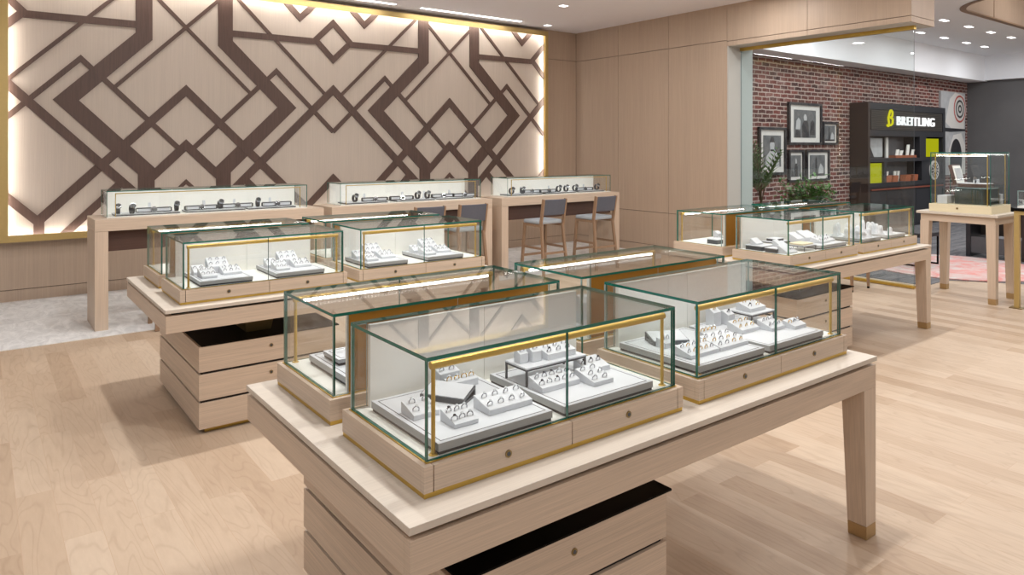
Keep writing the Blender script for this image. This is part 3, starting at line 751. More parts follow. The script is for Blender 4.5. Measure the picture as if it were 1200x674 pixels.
ORD = ['first', 'second', 'third', 'fourth', 'fifth', 'sixth', 'seventh', 'eighth']
for (cx, cname, trays, items) in (
    (1.893, 'open-end counter case', ((-.87, .56), (-.25, .56), (.34, .50)),
     (('c', -.84, -.10), ('c', -.73, -.13), ('f', -.53, -.06), ('c', -.33, -.07), ('f', -.10, -.06), ('c', .08, -.07), ('f', .26, -.03), ('c', .46, -.06), ('f', .66, -.06))),
    (4.165, 'middle counter case', ((-.86, .52), (-.22, .52), (.36, .50)),
     (('c', -.72, -.07), ('f', -.48, -.09), ('f', -.12, -.07), ('c', .09, -.08), ('c', .22, -.09), ('f', .48, -.03), ('f', .76, -.09))),
    (6.485, 'wood-wall counter case', ((-.87, .55), (-.25, .55), (.36, .50)),
     (('c', -.80, -.08), ('c', -.63, -.10), ('f', -.42, -.03), ('f', -.18, -.10), ('c', .03, -.08), ('c', .16, -.09), ('c', .34, -.08), ('f', .55, -.05), ('c', .77, -.08)))):
    for i, (tx, tw) in enumerate(trays):
        make_tray(tw, .24, '%s long white tray from the open side in the %s' % (ORD[i], cname), (cx+tx, 7.59-.15, KZ), 0, .016, 'long white watch trays')
    cnt = {'f': 0, 'c': 0}
    for k, dx, dy in items:
        lab = '%s %s watch from the open side in the %s' % (ORD[cnt[k]], 'wide closed' if k == 'f' else 'upright looped', cname); cnt[k] += 1
        watch(k, cx+dx, 7.59+dy, KZ+.0176, random.uniform(-.12, .12), lab)
    for i, dx in enumerate((-.55, -.05, .25, .62)):
        b = MB().box(-.016, .016, -.012, .012, 0, .008).prism([(-.014,.008),(.014,.008),(.010,.085),(-.010,.085)], -.006, .006, 'y')
        tag(b.build('earring_stand', 'leather', None, (cx+dx, 7.59+.04, KZ+.0166 if i != 9 else KZ), random.uniform(-.3, .3)), '%s small white upright stand from the open side in the %s' % (ORD[i], cname), 'stand', 'small white upright stands')

# ------------------------------------------------------------------ stools
def make_stool():
    t = thing('bar_stool', '', 'stool')
    # local: back towards -y, seat opens to +y
    s = MB(); s.box(-.19, .19, -.15, .20, .665, .715); s.build('seat', 'fabric_light', t, bevel=.018)
    b = MB()
    n = 8
    for i in range(n):
        a0, a1 = -1+2*i/n, -1+2*(i+1)/n
        f = lambda a: -.20-.03*(1-a*a)
        vs = []
        for (a, off) in ((a0, 0), (a1, 0)):
            for z in (.785, .985):
                lean = -.035*(z-.785)/.2
                vs += [(a*.175, f(a)+lean, z), (a*.175, f(a)+lean+.035, z)]
        b.add(vs, [(0,4,6,2),(1,3,7,5),(2,6,7,3),(0,1,5,4)]+([(0,2,3,1)] if i == 0 else [])+([(4,5,7,6)] if i == n-1 else []))
    b.build('backrest', 'fabric', t, bevel=.006)
    for sx in (-1, 1):
        MB().bar((sx*.185, -.215, .99), (sx*.185, -.155, .64), .022, .045).build('back_post', 'stool_wood', t, bevel=.003)
        MB().bar((sx*.175, -.16, .664), (sx*.20, -.235, 0), .030, .036).build('leg', 'stool_wood', t, bevel=.003)
        MB().bar((sx*.175, .18, .664), (sx*.20, .225, 0), .030, .036).build('leg', 'stool_wood', t, bevel=.003)
        MB().bar((sx*.186, -.19, .36), (sx*.186, .195, .36), .018, .028).build('stretcher', 'stool_wood', t)
        MB().bar((sx*.176, -.165, .648), (sx*.176, .185, .648), .024, .03).build('seat_rail', 'stool_wood', t)
    MB().bar((-.19, .205, .24), (.19, .205, .24), .018, .03).build('footrest', 'stool_wood', t)
    MB().bar((-.19, -.205, .30), (.19, -.205, .30), .018, .028).build('stretcher', 'stool_wood', t)
    return t
st = make_stool(); SGp = 'oak bar stools with grey fabric at the counters'
st.location = (5.885, 7.07, .0042); tag(st, 'wooden bar stool at the wood-wall counter, farther from the wall', None, SGp)
for loc, rz, lab in (((6.80, 7.07, .0042), 0, 'wooden bar stool beside the plain wood wall, second at its counter'),
                     ((4.60, 7.02, .0042), 0, 'wooden bar stool with its dark back showing above the carpet-side showcase'),
                     ((4.02, 7.02, .0042), 0, 'wooden bar stool mostly hidden by the carpet-side showcases, only its back corner showing')):
    dup(st, loc, rz, lab, SGp)
ls = thing('footstool', 'low wooden stool behind the carpet-side table, only its legs showing', 'stool', (1.46, 7.14, .0042))
MB().box(-.19, .19, -.19, .19, .52, .56).build('seat', 'stool_wood', ls, bevel=.004)
for sx in (-1, 1):
    for sy in (-1, 1): MB().frustum((sx*.17-.017, sx*.17+.017, sy*.165-.017, sy*.165+.017), (sx*.16-.02, sx*.16+.02, sy*.155-.02, sy*.155+.02), 0, .52).build('leg', 'stool_wood', ls)
lc = thing('low_chair', 'low wooden chair with dark capped legs under the partition table', 'chair', (8.15, 4.25, 0))
MB().box(-.22, .22, -.2, .2, .40, .44).build('seat', 'stool_wood', lc, bevel=.004)
for sx in (-1, 1):
    for sy in (-1, 1):
        lg = MB().frustum((sx*.19-.011, sx*.19+.011, sy*.175-.011, sy*.175+.011), (sx*.185-.02, sx*.185+.02, sy*.17-.02, sy*.17+.02), .022, .40).build('leg', 'stool_wood', lc)
        MB().box(sx*.19-.011, sx*.19+.011, sy*.175-.011, sy*.175+.011, 0, .0215).build('foot', 'black', lg)

# ------------------------------------------------------------------ boutique beyond the glass
bx0, bx1, by0, by1 = 13.77, 17.28, 6.73, 7.095
bc = thing('watch_wall_cabinet', 'tall charcoal wall cabinet with lit brand sign and display niches', 'cabinet', (0, 0, .0045))
k = MB()
k.box(bx0, bx0+.08, by0, by1, 0, 2.53, 1); k.box(bx1-.12, bx1, by0, by1, 0, 2.53, 0)
k.box(bx0+.08, bx1-.12, by0, by1, 2.40, 2.53, 0); k.box(bx0+.08, bx1-.12, by0+.02, by1, 1.99, 2.40, 0)
k.box(bx0+.08, bx1-.12, by0, by1, 1.875, 1.99, 0); k.box(bx0+.08, bx1-.12, by1-.04, by1, .82, 1.875, 2)
k.box(bx0+.08, bx1-.12, by0, by1, 1.36, 1.435, 0); k.box(bx0+.08, bx1-.12, by0, by1, .86, .945, 0)
k.box(bx0+.08, bx1-.12, by0+.02, by1, 0, .86, 0)
k.box(16.0, 16.3, by0, by1-.04, 1.435, 1.875, 0); k.box(16.15, 17.1, by0+.02, by1-.04, .945, 1.36, 0); k.box(14.42, 14.52, by0, by1-.04, .945, 1.36, 0)
k.build('carcass', ['char', 'char2', 'niche'], bc)
MB().box(bx0+.1, bx1-.14, by0-.02, by0, .80, .83).build('ledge', 'redwood', bc)
lv = MB()
for i in range(13): lv.box(bx0+.12, bx1-.16, by0, by0+.02, 2.005+i*.030, 2.005+i*.030+.017)
lv.build('louver_panel', 'louver', bc)
for i in range(5):
    d = MB().box(bx0+.1+i*.655, bx0+.1+(i+1)*.655-.01, by0-.0, by0+.0195, .06, .78).build('door', 'char', bc)
    if i in (1, 4): MB().cyl((bx0+.2+i*.655, by0, .45), (bx0+.2+i*.655, by0-.03, .45), .03).build('knob', 'silver', d)
MB().box(13.90, 14.40, by0+.04, by0+.06, .945, 1.335).build('lit_panel', 'yellow', bc)['label'] = 'yellow lit panel low in the cabinet'
MB().box(16.37, 17.03, by0+.04, by0+.06, 1.445, 1.84).build('lit_panel', 'yellow', bc)['label'] = 'yellow lit panel under the sign'
def text_obj(body, name, mat, x0, x1, z0, z1, y, par, depth=.03):
    bm = bmesh.new(); x = 0
    for ch in body:
        cu = bpy.data.curves.new(name, 'FONT'); cu.body = ch; cu.extrude = .02
        tmp = bpy.data.objects.new(name, cu); C.objects.link(tmp); bpy.context.view_layer.update()
        gm = bpy.data.meshes.new_from_object(tmp.evaluated_get(bpy.context.evaluated_depsgraph_get())); bpy.data.objects.remove(tmp)
        lo = min(v.co.x for v in gm.vertices); hi = max(v.co.x for v in gm.vertices)
        for v in gm.vertices: v.co.x += x-lo
        bm.from_mesh(gm); x += hi-lo+.17
    me = bpy.data.meshes.new(name); bm.to_mesh(me); bm.free()
    xs = [v.co.x for v in me.vertices]; ys_ = [v.co.y for v in me.vertices]
    ax, bx_, ay, by_ = min(xs), max(xs), min(ys_), max(ys_)
    for v in me.vertices:
        X = x0+(v.co.x-ax)/(bx_-ax)*(x1-x0); Z = z0+(v.co.y-ay)/(by_-ay)*(z1-z0); v.co = (X, y-(v.co.z+.02)/.04*depth, Z)
    me.materials.clear(); me.materials.append(M[mat])
    o = bpy.data.objects.new(name, me); C.objects.link(o); o.parent = par
    return o
text_obj('BREITLING', 'sign_letters', 'sign', 14.93, 16.66, 2.10, 2.285, by0-.005, bc)
lg = MB()                                                       # winged slanted monogram
def ribbon(pts, wd):
    for a, b in zip(pts[:-1], pts[1:]):
        lg.bar((a[0], by0-.02, a[1]), (b[0], by0-.02, b[1]), wd, .03)
X_, Z_ = 14.50, 2.07
ribbon([(X_+.00,Z_+.03),(X_+.05,Z_+.0),(X_+.08,Z_+.06),(X_+.05,Z_+.17),(X_+.12,Z_+.30),(X_+.16,Z_+.33)], .03)
ribbon([(X_+.16,Z_+.33),(X_+.23,Z_+.29),(X_+.22,Z_+.21),(X_+.14,Z_+.18)], .03)
ribbon([(X_+.14,Z_+.18),(X_+.24,Z_+.15),(X_+.23,Z_+.06),(X_+.14,Z_+.02),(X_+.06,Z_+.02)], .03)
lg.build('sign_logo', 'yellow_sign', bc)
NZ = 1.4355+.0045; NL = .9455+.0045
def prop(name, mb, mats, loc, label, cat, rz=0, group=None):
    return tag(mb.build(name, mats, None, loc, rz), label, cat, group)
prop('photo_board', MB().box(0, .75, 0, .02, 0, .40, [1,1,0,1,1,1]).prism([(.12,.40),(.40,.02),(.75,.02),(.75,.40)], -.004, -.0001, 'y', 2), ['photo_dark', 'frame_black', 'photo_light'], (13.93, by0+.16, NZ), 'dark photo board with a pale triangle in the upper niche', 'photo')
prop('photo_board', MB().box(0, .45, 0, .02, 0, .40), ['niche'], (14.95, by0+.2, NZ), 'plain grey board behind the upper niche items', 'photo')
prop('display_board', MB().box(0, .10, 0, .03, 0, .42), ['mat'], (14.80, by0+.14, NZ), 'narrow white upright panel in the upper niche', 'panel')
prop('leather_tray', MB().box(0, .95, 0, .14, 0, .05), ['orange'], (14.95, by0+.02, NZ), 'long cognac leather tray in the upper niche', 'tray')
for i, (x, h) in enumerate(((15.05, .12), (15.22, .10), (15.52, .22), (15.75, .12))):
    prop('product_card', MB().prism([(0,0),(.11,0),(.16,h),(.05,h)], 0, .02, 'y'), ['white'], (x, by0+.06, NZ+.0505), '%s white slanted card from the photo board on the cognac tray' % ORD[i], 'card', 0, 'white cards in the upper niche')
for i, x in enumerate((14.56, 14.86, 15.42, 15.75)):
    prop('leather_box', MB().prism([(0,0),(.22,0),(.25,.13),(.03,.13)], 0, .12, 'y'), ['orange'], (x, by0+.03, NL), '%s cognac leather box from the yellow panel in the lower niche' % ORD[i], 'box', 0, 'cognac boxes in the lower niche')
for i, x in enumerate((14.79, 15.13, 15.28)):
    prop('product_card', MB().prism([(0,0),(.07,0),(.13,.21),(.02,.21)], 0, .02, 'y'), ['white'], (x+.02, by0+.151, NL), '%s white slanted card from the yellow panel in the lower niche' % ORD[i], 'card', 0, 'white cards in the lower niche')
for i in range(7):
    prop('watch_roll', MB().cyl((0,0,.06),(.12,0,.06),.05,None,12,0).cyl((.04,-.01,.06),(.08,-.01,.06),.056,None,12,1).box(0,.12,-.03,.03,0,.02,0), ['slate', 'silver'], (14.62+i*.21, by0+.265, NL), '%s dark watch roll from the yellow panel at the back of the lower niche' % ORD[i], 'watch', 0, 'watch rolls in the lower niche')
dl = MB().cyl((0,0,0),(0,-.03,0),.21,None,32,0).cyl((0,-.03,0),(0,-.034,0),.17,None,32,1).cyl((0,-.034,0),(0,-.04,0),.06,None,24,0)
for i in range(12):
    a = 2*PI*i/12; dl.box(-.012, .012, -.040, -.034, .10, .16, 0, Matrix.Rotation(a, 4, 'Y'))
prop('dial_plaque', dl, ['mat', 'frame_black'], (16.72, by0+.019, 1.155), 'round black and white dial plaque low in the cabinet', 'plaque')
# framed photographs on brick
def picture(x0, x1, z0, z1, label, fig):
    t = thing('picture_frame', label, 'picture', ((x0+x1)/2, 7.0995, z0), 0, 'framed black and white photographs on the brick')
    w, h = (x1-x0)/2, z1-z0; b = .045
    f = MB()
    f.box(-w, w, -.05, 0, 0, b); f.box(-w, w, -.05, 0, h-b, h); f.box(-w, -w+b, -.05, 0, b, h-b); f.box(w-b, w, -.05, 0, b, h-b)
    f.build('frame', 'frame_black', t)
    MB().box(-w+b, w-b, -.02, -.001, b, h-b).build('mat_board', 'mat', t)
    mw, mh = w*.66, h*.17
    p = MB().box(-mw, mw, -.024, -.0205, mh, h-mh, 0)
    for poly, mi in fig: p.prism([(a*mw, mh+c*(h-2*mh)) for a, c in poly], -.0255-.0004*mi, -.0242, 'y', mi)
    p.build('photograph', ['photo', 'photo_light', 'photo_dark'], t)
man = [([(-.25,.0),(.35,.0),(.30,.45),(.2,.62),(-.12,.62),(-.3,.4)], 2), ([(-.1,.62),(.14,.62),(.16,.75),(.06,.85),(-.06,.85),(-.14,.75)], 1), ([(-.9,.0),(-.4,.0),(-.5,.25),(-.85,.3)], 2)]
crowd = man+[([(.45,.1),(.9,.1),(.85,.55),(.7,.65),(.5,.55)], 2), ([(-.85,.3),(-.45,.3),(-.4,.6),(-.6,.72),(-.8,.6)], 1)]
tower = [([(-.3,0),(-.05,0),(-.1,.85),(-.2,.95),(-.27,.8)], 2), ([(.1,0),(.8,0),(.75,.4),(.4,.6),(.15,.35)], 1), ([(-.9,0),(.9,0),(.9,.12),(-.9,.1)], 2)]
picture(11.566, 12.677, 1.70, 2.47, 'largest framed group photograph, highest on the brick', crowd)
picture(12.715, 13.27, 1.70, 2.14, 'small framed photograph beside the largest one', tower)
picture(10.66, 11.48, 1.17, 2.005, 'upright framed portrait behind the palm fronds', [([(-.8,0),(.8,0),(.7,.4),(.2,.55),(-.2,.55),(-.7,.3)], 1), ([(-.22,.5),(.2,.5),(.25,.72),(.1,.88),(-.15,.86),(-.28,.7)], 1), ([(-.28,.78),(.25,.78),(.1,.95),(-.15,.95)], 2)])
picture(11.566, 12.07, 1.02, 1.61, 'narrow framed photograph below the largest one', man)
picture(12.145, 12.95, 1.02, 1.61, 'framed tower photograph at the lower end of the group', tower)
cv = thing('wall_print', 'tall unframed grey print with red ringed target and dark wheel', 'picture', (18.55, 7.0995, 1.0))
def ell(cx, cz, rx_, rz_, n=40): return [(cx+rx_*math.cos(2*PI*i/n), cz+rz_*math.sin(2*PI*i/n)) for i in range(n)]
c = MB().box(-.69, .69, -.05, 0, 0, 1.97, 0)
c.prism([(-.69,1.12),(.69,1.10),(.69,1.05),(-.2,1.02),(-.69,1.04)], -.0515, -.0495, 'y', 1)
c.prism([(-.25,.0),(.69,.0),(.69,.7),(.45,1.0),(0,.95),(-.25,.6)], -.052, -.0495, 'y', 3)
c.prism(ell(.15, .38, .34, .48), -.0535, -.0495, 'y', 1)
c.prism([(-.45,1.25),(-.1,1.1),(.62,1.1),(.62,1.9),(.1,1.97),(-.2,1.8)], -.0512, -.0495, 'y', 3)
for i, (r, mi) in enumerate(((.36, 3), (.33, 2), (.285, 3), (.22, 1), (.17, 3), (.10, 1), (.05, 3))):
    c.prism(ell(.36, 1.58, r*1.05, r), -.0525-.0009*(i+1), -.0495, 'y', mi)
c.build('print', ['photo_light', 'photo_dark', 'red', 'mat'], cv)

# plants on a low dark console
pc = thing('planter_console', 'low dark console behind the glass carrying the two plants', 'console', (9.75, 5.75, .0045))
MB().box(-.22, .22, -.80, 1.10, .05, .55).build('body', 'char', pc); MB().box(-.18, .18, -.75, 1.05, 0, .05).build('plinth', 'black', pc)
MB().box(-.23, .23, -.81, 1.11, .5503, .57).build('top', 'char2', pc)
def pot(par, r=.11, h=.14):
    MB().cyl((0,0,0),(0,0,h),r*.8,r,20).build('pot', 'pot', par)
pm = thing('potted_palm', 'feathery palm fronds against the glass edge', 'plant', (9.75, 6.42, .5750))
pot(pm)
def leaf_card(mb, p, d, n, L, W_):
    d = d.normalized(); s = d.cross(n).normalized()
    up = s.cross(d)*W_*.18
    mb.add([p, p+d*L*.45+s*W_/2+up, p+d*L, p+d*L*.45-s*W_/2+up, p+d*L*.5], [(0,1,4),(1,2,4),(2,3,4),(3,0,4)])
random.seed(21); pf, ps = MB(), MB()
for i in range(20):
    a = random.uniform(0, 2*PI); lean = random.uniform(.3, .7); L = random.uniform(.7, 1.2)
    prev = Vector((0,0,.13)); 
    for j in range(1, 13):
        t_ = j/12
        p = Vector((math.cos(a)*.62*lean*L*t_**1.5, math.sin(a)*.55*lean*L*t_**1.5, .13+L*(t_-.32*lean*t_*t_)))
        ps.bar(prev, p, .006, .006)
        d = (p-prev)
        if t_ > .3:
            side = d.cross(Vector((0,0,1))).normalized()
            for sg in (1, -1): leaf_card(pf, p, side*sg+d.normalized()*.9, Vector((0,0,1)), .24*(1.3-t_), .036)
        prev = p
ps.build('stems', 'stem', pm); pf.build('fronds', 'palm', pm)
bs = thing('potted_shrub', 'bushy round leaved green plant below the framed photographs', 'plant', (9.75, 5.66, .5750))
pot(bs, .13, .12)
sf, ss = MB(), MB()
for i in range(75):
    a = random.uniform(0, 2*PI); rr = random.uniform(.1, .5); hh = random.uniform(.12, .74)
    e = Vector((math.cos(a)*rr*.42, math.sin(a)*rr*1.15, .10+hh*(.85-.35*rr)))
    ss.bar((0,0,.1), e, .005, .005)
    for j in range(13):
        q = Vector((0,0,.1)).lerp(e, random.uniform(.4, 1.0))+Vector([random.uniform(-.05,.05) for _ in range(3)])
        leaf_card(sf, q, Vector((random.uniform(-1,1), random.uniform(-1,1), random.uniform(-.3,.8))), Vector((random.uniform(-.4,.4), random.uniform(-.4,.4), 1)), random.uniform(.06,.10), random.uniform(.036,.055))
ss.build('stems', 'stem', bs); sf.build('foliage', 'leaf', bs)

# ------------------------------------------------------------------ stand table with the tall case
sx0, sx1, sy0, sy1 = 8.475, 9.06, 2.82, 3.56
sd = thing('pedestal_table', 'tall slim oak table with brass feet carrying the watch box case', 'table', (sx0, sy0, 0))
W_, D_ = sx1-sx0, sy1-sy0
MB().box(-.03, W_+.03, -.03, D_+.03, .915, .943).build('tabletop', 'oak_top', sd, bevel=.003)
MB().box(.004, W_-.004, .004, .03, .835, .9145).box(.004, W_-.004, D_-.03, D_-.004, .835, .9145).box(.004, .03, .0305, D_-.0305, .835, .9145).box(W_-.03, W_-.004, .0305, D_-.0305, .835, .9145).build('apron', 'oak_h', sd)
for ix in (0, 1):
    for iy in (0, 1):
        def rc(s): return ((0, s) if ix == 0 else (W_-s, W_))+((0, s) if iy == 0 else (D_-s, D_))
        l_ = MB().frustum(rc(.072), rc(.092), .06, .8345).build('leg', 'oak_v', sd, bevel=.002)
        MB().frustum(rc(.070), rc(.072), 0, .0595).build('foot', 'foot', l_)
wc_ = thing('watch_box_case', 'tall glass case with cream base holding an open watch box', 'showcase', ((sx0+sx1)/2, (sy0+sy1)/2-.02, .9432))
hw, hd = .275, .305
MB().box(-hw, hw, -hd, hd, 0, .085).build('base', 'cream', wc_, bevel=.002)
lk = MB().cyl((-hw+.001, .02, .045), (-hw-.005, .02, .045), .011).build('lock', 'brass_dull', wc_)
g0, g1, gt = hw-.01, hd-.01, .655
pane(-g0, -g0+.007, -g1, g1, .0853, gt-.01, 'x').build('front_glass', GM, wc_); pane(g0-.007, g0, -g1, g1, .0853, gt-.01, 'x').build('rear_glass', GM, wc_)
pane(-g0+.0075, g0-.0075, -g1, -g1+.007, .0853, gt-.01, 'y').build('side_glass', GM, wc_); pane(-g0+.0075, g0-.0075, g1-.007, g1, .0853, gt-.01, 'y').build('side_glass', GM, wc_)
pane(-g0, g0, -g1, g1, gt-.0095, gt, 'z').build('top_glass', GM, wc_)
MB().cyl((-g0+.03, -g1+.04, gt-.03), (-g0+.03, g1-.04, gt-.03), .008).cyl((-g0+.03, -g1+.04, .086), (-g0+.03, -g1+.04, gt-.03), .005).cyl((g0-.03, -g1+.03, .086), (g0-.03, -g1+.03, gt-.02), .005).cyl((-g0+.03, g1-.04, .086), (-g0+.03, g1-.04, gt-.03), .005).build('rail', 'gold', wc_)
MB().box(-g0+.036, -g0+.044, -g1+.05, g1-.05, gt-.04, gt-.022).build('light_strip', 'led', wc_)
bxx, byy = (sx0+sx1)/2, (sy0+sy1)/2-.02
tag(MB().box(-.12, .16, -.235, .105, 0, .175).box(-.115, .155, -.23, .10, .1755, .183, 1).build('display_plinth', ['darkglass', 'glass_edge_pale'], None, (bxx, byy, .9432+.0855), 0, bevel=.002), 'dark green glossy block inside the tall case', 'plinth')
ob = thing('watch_box', 'open walnut watch box with white lining on the dark block', 'box', (bxx+.0, byy-.06, .9432+.0855+.1835))
MB().box(-.10, .12, -.14, .14, 0, .04).build('box_body', 'walnut_box', ob, bevel=.002)
MB().box(-.095, .115, -.135, .135, .0403, .046).build('lining', 'leather', ob)
lt = Matrix.Translation((.0, .15, .03)) @ Matrix.Rotation(math.radians(-14), 4, 'X')
ld = MB().box(-.10, .12, 0, .035, 0, .225, 0, lt).build('lid', 'walnut_box', ob)
MB().box(-.09, .11, -.006, -.0005, .012, .21, 0, lt).box(-.07, .09, -.009, -.0062, .04, .18, 1, lt).build('lid_lining', ['white', 'photo_light'], ld)
wt = thing('wristwatch', 'watch on a small white cushion beside the open lid', 'watch', (bxx+.02, byy-.06, .9432+.0855+.1835+.0463))
MB().box(-.02, .02, -.025, .025, 0, .045).build('cushion', 'leather', wt, bevel=.006)
MB().cyl((-.021, 0, .045), (-.034, 0, .055), .02, None, 20, 0).build('watch_case', 'silver', wt)
MB().box(-.0215, -.0203, -.008, .008, 0, .04).build('strap', 'line', wt)
tag(MB().box(-.10, .10, -.05, .05, 0, .09).build('white_block', 'leather', None, (bxx-.1, byy+.20, .9432+.0855), 0, bevel=.003), 'white padded block in the tall case beside the dark block', 'block')

tag(MB().box(-.035, .035, -.10, .10, 0, .11).build('white_block', 'leather', None, (bxx+.215, byy-.14, .9432+.0855), 0, bevel=.003), 'white padded block in the tall case on the gold legged table side', 'block')

# gold legged table at the frame edge
gt_ = thing('gold_leg_table', 'dark topped table on gold legs with base plates at the picture edge', 'table', (8.50, 1.75, 0))
MB().box(-.02, 1.2, -.02, .93, 1.0, 1.03).build('tabletop', 'black', gt_); 
for x in (0, 1.12):
    for y in (0, .87):
        l_ = MB().box(x, x+.045, y, y+.045, .008, .96).build('leg', 'gold_frame', gt_)
        MB().box(x-.035, x+.08, y-.035, y+.08, 0, .0078).build('base_plate', 'brass_dull', l_)
MB().box(0, 1.165, 0, .045, .9603, .9997).box(0, 1.165, .87, .915, .9603, .9997).box(0, .045, .0453, .8697, .9603, .9997).box(1.12, 1.165, .0453, .8697, .9603, .9997).build('frame', 'gold_frame', gt_)
gc = thing('jewellery_showcase', 'glass case of silver jewellery on the gold legged table', 'showcase', (8.52, 1.80, 1.0305))
MB().box(0, 1.1, 0, .84, 0, .02).build('base', 'white', gc)
pane(0, .006, 0, .84, .0203, .17, 'x', 2).build('side_glass', GM, gc); pane(.0065, 1.1, .834, .84, .0203, .17, 'y', 2).build('side_glass', GM, gc); pane(0, 1.1, 0, .84, .1703, .177, 'z', 2).build('top_glass', GM, gc)
for i, (dx, dy) in enumerate(((.08, .70), (.10, .58), (.2, .74), (.25, .62), (.34, .72))):
    b = MB()
    for j in range(14):
        a = 2*PI*j/14; b.torus(.012, .004, Matrix.Translation((.035*math.cos(a), .035*math.sin(a), .016+.01*math.sin(3*a))) @ Matrix.Rotation(a, 4, 'Z'), 8, 5)
    tag(b.build('silver_bracelet', 'silver', None, (8.52+dx, 1.80+dy, 1.0305+.0203)), '%s silver link bracelet from the glass corner in the edge table case' % ORD[i], 'bracelet', 'silver bracelets in the edge case')

# rug, bench, desk
rg = MB(); n = 48
rg.prism([(1.12*math.cos(2*PI*i/n), 1.12*math.sin(2*PI*i/n)) for i in range(n)], 0, .012, 'z')
tag(rg.build('round_rug', 'rug', None, (10.72, 4.10, .0045)), 'round faded pink and grey rug on the floor beyond the tall oak table', 'rug')
bn = thing('sled_bench', 'small dark bench on thin black sled legs standing on the pink rug', 'bench', (10.55, 4.45, .017))
MB().box(-.30, .22, -.2, .2, .40, .46).build('seat', 'char', bn, bevel=.01)
for x in (-.27, .19):
    MB().bar((x, -.17, .40), (x, -.17, 0.012), .02, .02).bar((x, .17, .40), (x, .17, .012), .02, .02).bar((x, -.18, .010), (x, .18, .010), .02, .02).build('sled_leg', 'black', bn)
dk = thing('consultation_desk', 'long dark desk with grey modesty panel beyond the rug', 'desk', (12.28, 3.9, .0045))
MB().box(-.35, .35, -1.3, .5, .72, .78).build('desktop', 'black', dk)
MB().box(-.30, .30, .42, .48, 0, .72).build('end_panel', 'char', dk); MB().box(-.30, .30, -1.28, -1.22, 0, .72).build('end_panel', 'char', dk); MB().box(-.30, .30, -.30, -.24, 0, .72).build('end_panel', 'char2', dk)
MB().box(.1, .13, -1.22, .42, .30, .72).build('modesty_panel', 'char2', dk)
MB().box(-.28, -.25, -.24, .42, .06, .30).build('drawer_front', 'niche', dk)

# ------------------------------------------------------------------ lights
def area(loc, size, power, col=(1, .982, .96), spread=180, shape='DISK', sy=None):
    l = bpy.data.lights.new('ceiling_or_fill_lamp', 'AREA'); l.shape = shape; l.size = size
    if sy: l.size_y = sy
    l.energy = power; l.color = col; l.spread = math.radians(spread)
    o = bpy.data.objects.new('ceiling_or_fill_lamp', l); C.objects.link(o); o.location = loc
    return o
def downlight(x, y, z, label, group, w=.15):
    t = thing('recessed_downlight', label, 'ceiling light', (x, y, z), 0, group)
    MB().box(-w/2-.015, w/2+.015, -.055, .055, -.006, -.0005).build('trim', 'ceil', t)
    MB().box(-w/2, w/2, -.04, .04, -.009, -.0062).build('diffuser', 'lamp', t)
downlight(7.45, 8.86, CZ, 'recessed ceiling downlight close to the wood wall corner', 'ceiling downlights', .10)
downlight(6.6, 7.5, CZ, 'recessed ceiling downlight farther from the wood wall corner', 'ceiling downlights', .10)
def linear(x0, x1, y, label):
    t = thing('linear_ceiling_light', label, 'ceiling light', ((x0+x1)/2, y, CZ), 0, 'slim linear ceiling lights')
    h = (x1-x0)/2
    MB().box(-h, h, -.04, .04, -.006, -.0005).build('trim', 'ceil', t); MB().box(-h+.02, h-.02, -.028, .028, -.010, -.0062).build('diffuser', 'lamp', t)
    return t
linear(5.05, 6.90, 8.84, 'slim linear ceiling light ending near the wood wall corner')
linear(2.85, 4.68, 8.84, 'slim linear ceiling light cut off by the picture top')
pos = ['above the header end', 'second in the row nearest the recess', 'third in the row nearest the recess', 'last in the row nearest the recess', 'second in the row by the bulkhead', 'third in the row by the bulkhead', 'last in the row by the bulkhead', 'first in the row by the bulkhead']
for i, (x, y) in enumerate(((13.35,5.22),(14.41,5.22),(15.45,5.22),(16.5,5.22),(15.48,6.05),(16.58,6.05),(17.55,6.05),(14.415,6.05))):
    downlight(x, y, 3.86, 'recessed boutique downlight, '+pos[i], 'boutique downlights', .22)
K = 1.0
for x, y, p in ((1.35, 1.95, 32), (2.6, 1.78, 52), (1.35, 4.75, 54), (2.5, 4.75, 32), (5.3, 3.4, 36), (6.4, 3.4, 46)):
    area((x, y, CZ-.02), .12, p)
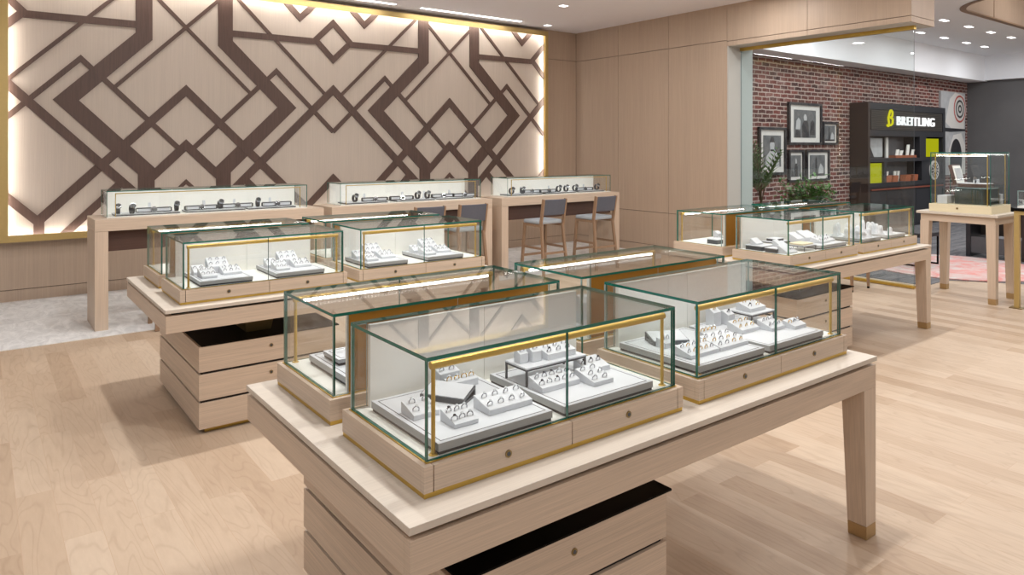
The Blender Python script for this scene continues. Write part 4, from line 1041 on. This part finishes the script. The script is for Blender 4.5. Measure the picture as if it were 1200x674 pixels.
for x, y, p in ((3.9, 3.6, 8), (4.3, .4, 9), (6.6, 1.3, 20), (-1.4, 3.0, 18), (-1.6, 6.0, 18), (-.8, .6, 16),
                (1.7, 6.7, 16), (4.1, 6.7, 16), (6.4, 6.7, 16), (7.7, 5.2, 18), (4.6, 5.4, 16), (.6, -1.4, 36), (8.2, 2.0, 20)):
    area((x, y, CZ-.02), .2, p)
for x, y, p in ((10.3, 4.6, 26), (10.2, 2.4, 26), (12.4, 5.4, 24), (14.2, 5.4, 24), (16.0, 5.4, 24), (17.8, 5.5, 26), (11.0, 6.0, 26), (12.5, 3.6, 24), (16.8, 3.0, 50), (11.5, .6, 85), (14, .4, 95), (16.8, .2, 95), (13, -2.4, 90), (16, -2.4, 90), (18.6, 1.5, 60)):  # strong lamps over the front maple floor: added, unseen, to bounce light onto ceiling
    area((x, y, 3.83), .25, p, (.97, .985, 1))
area((14.5, 3.4, 4.74), .4, 40, (1, .97, .93))
for x0, x1 in ((5.05, 6.9), (2.85, 4.68), (.6, 2.5)):
    area(((x0+x1)/2, 8.84, CZ-.015), x1-x0, 9, (1, .97, .93), 180, 'RECTANGLE', .05)

world = bpy.data.worlds.new('World'); SC.world = world; world.use_nodes = True
bg = world.node_tree.nodes['Background']; bg.inputs[0].default_value = (.93, .96, 1, 1); bg.inputs[1].default_value = .56

# ------------------------------------------------------------------ camera
cam = bpy.data.cameras.new('camera'); cam.sensor_width = 36; cam.lens = 827/1200*36; cam.shift_y = -164/1200; cam.clip_start = .05
co = bpy.data.objects.new('camera', cam); C.objects.link(co); co.location = (0, 0, 1.65); co.rotation_euler = (PI/2, 0, -math.radians(37.17))
SC.camera = co
SC.view_settings.view_transform = 'Standard'; SC.view_settings.look = 'None'; SC.view_settings.exposure = -.2; SC.view_settings.gamma = 1
SC.view_settings.use_curve_mapping = False
SC.cycles.transparent_max_bounces = 64; SC.cycles.max_bounces = 10; SC.cycles.glossy_bounces = 5; SC.cycles.diffuse_bounces = 6
SC.cycles.caustics_reflective = False; SC.cycles.caustics_refractive = False
SC.cycles.use_denoising = True; SC.cycles.sample_clamp_indirect = 6
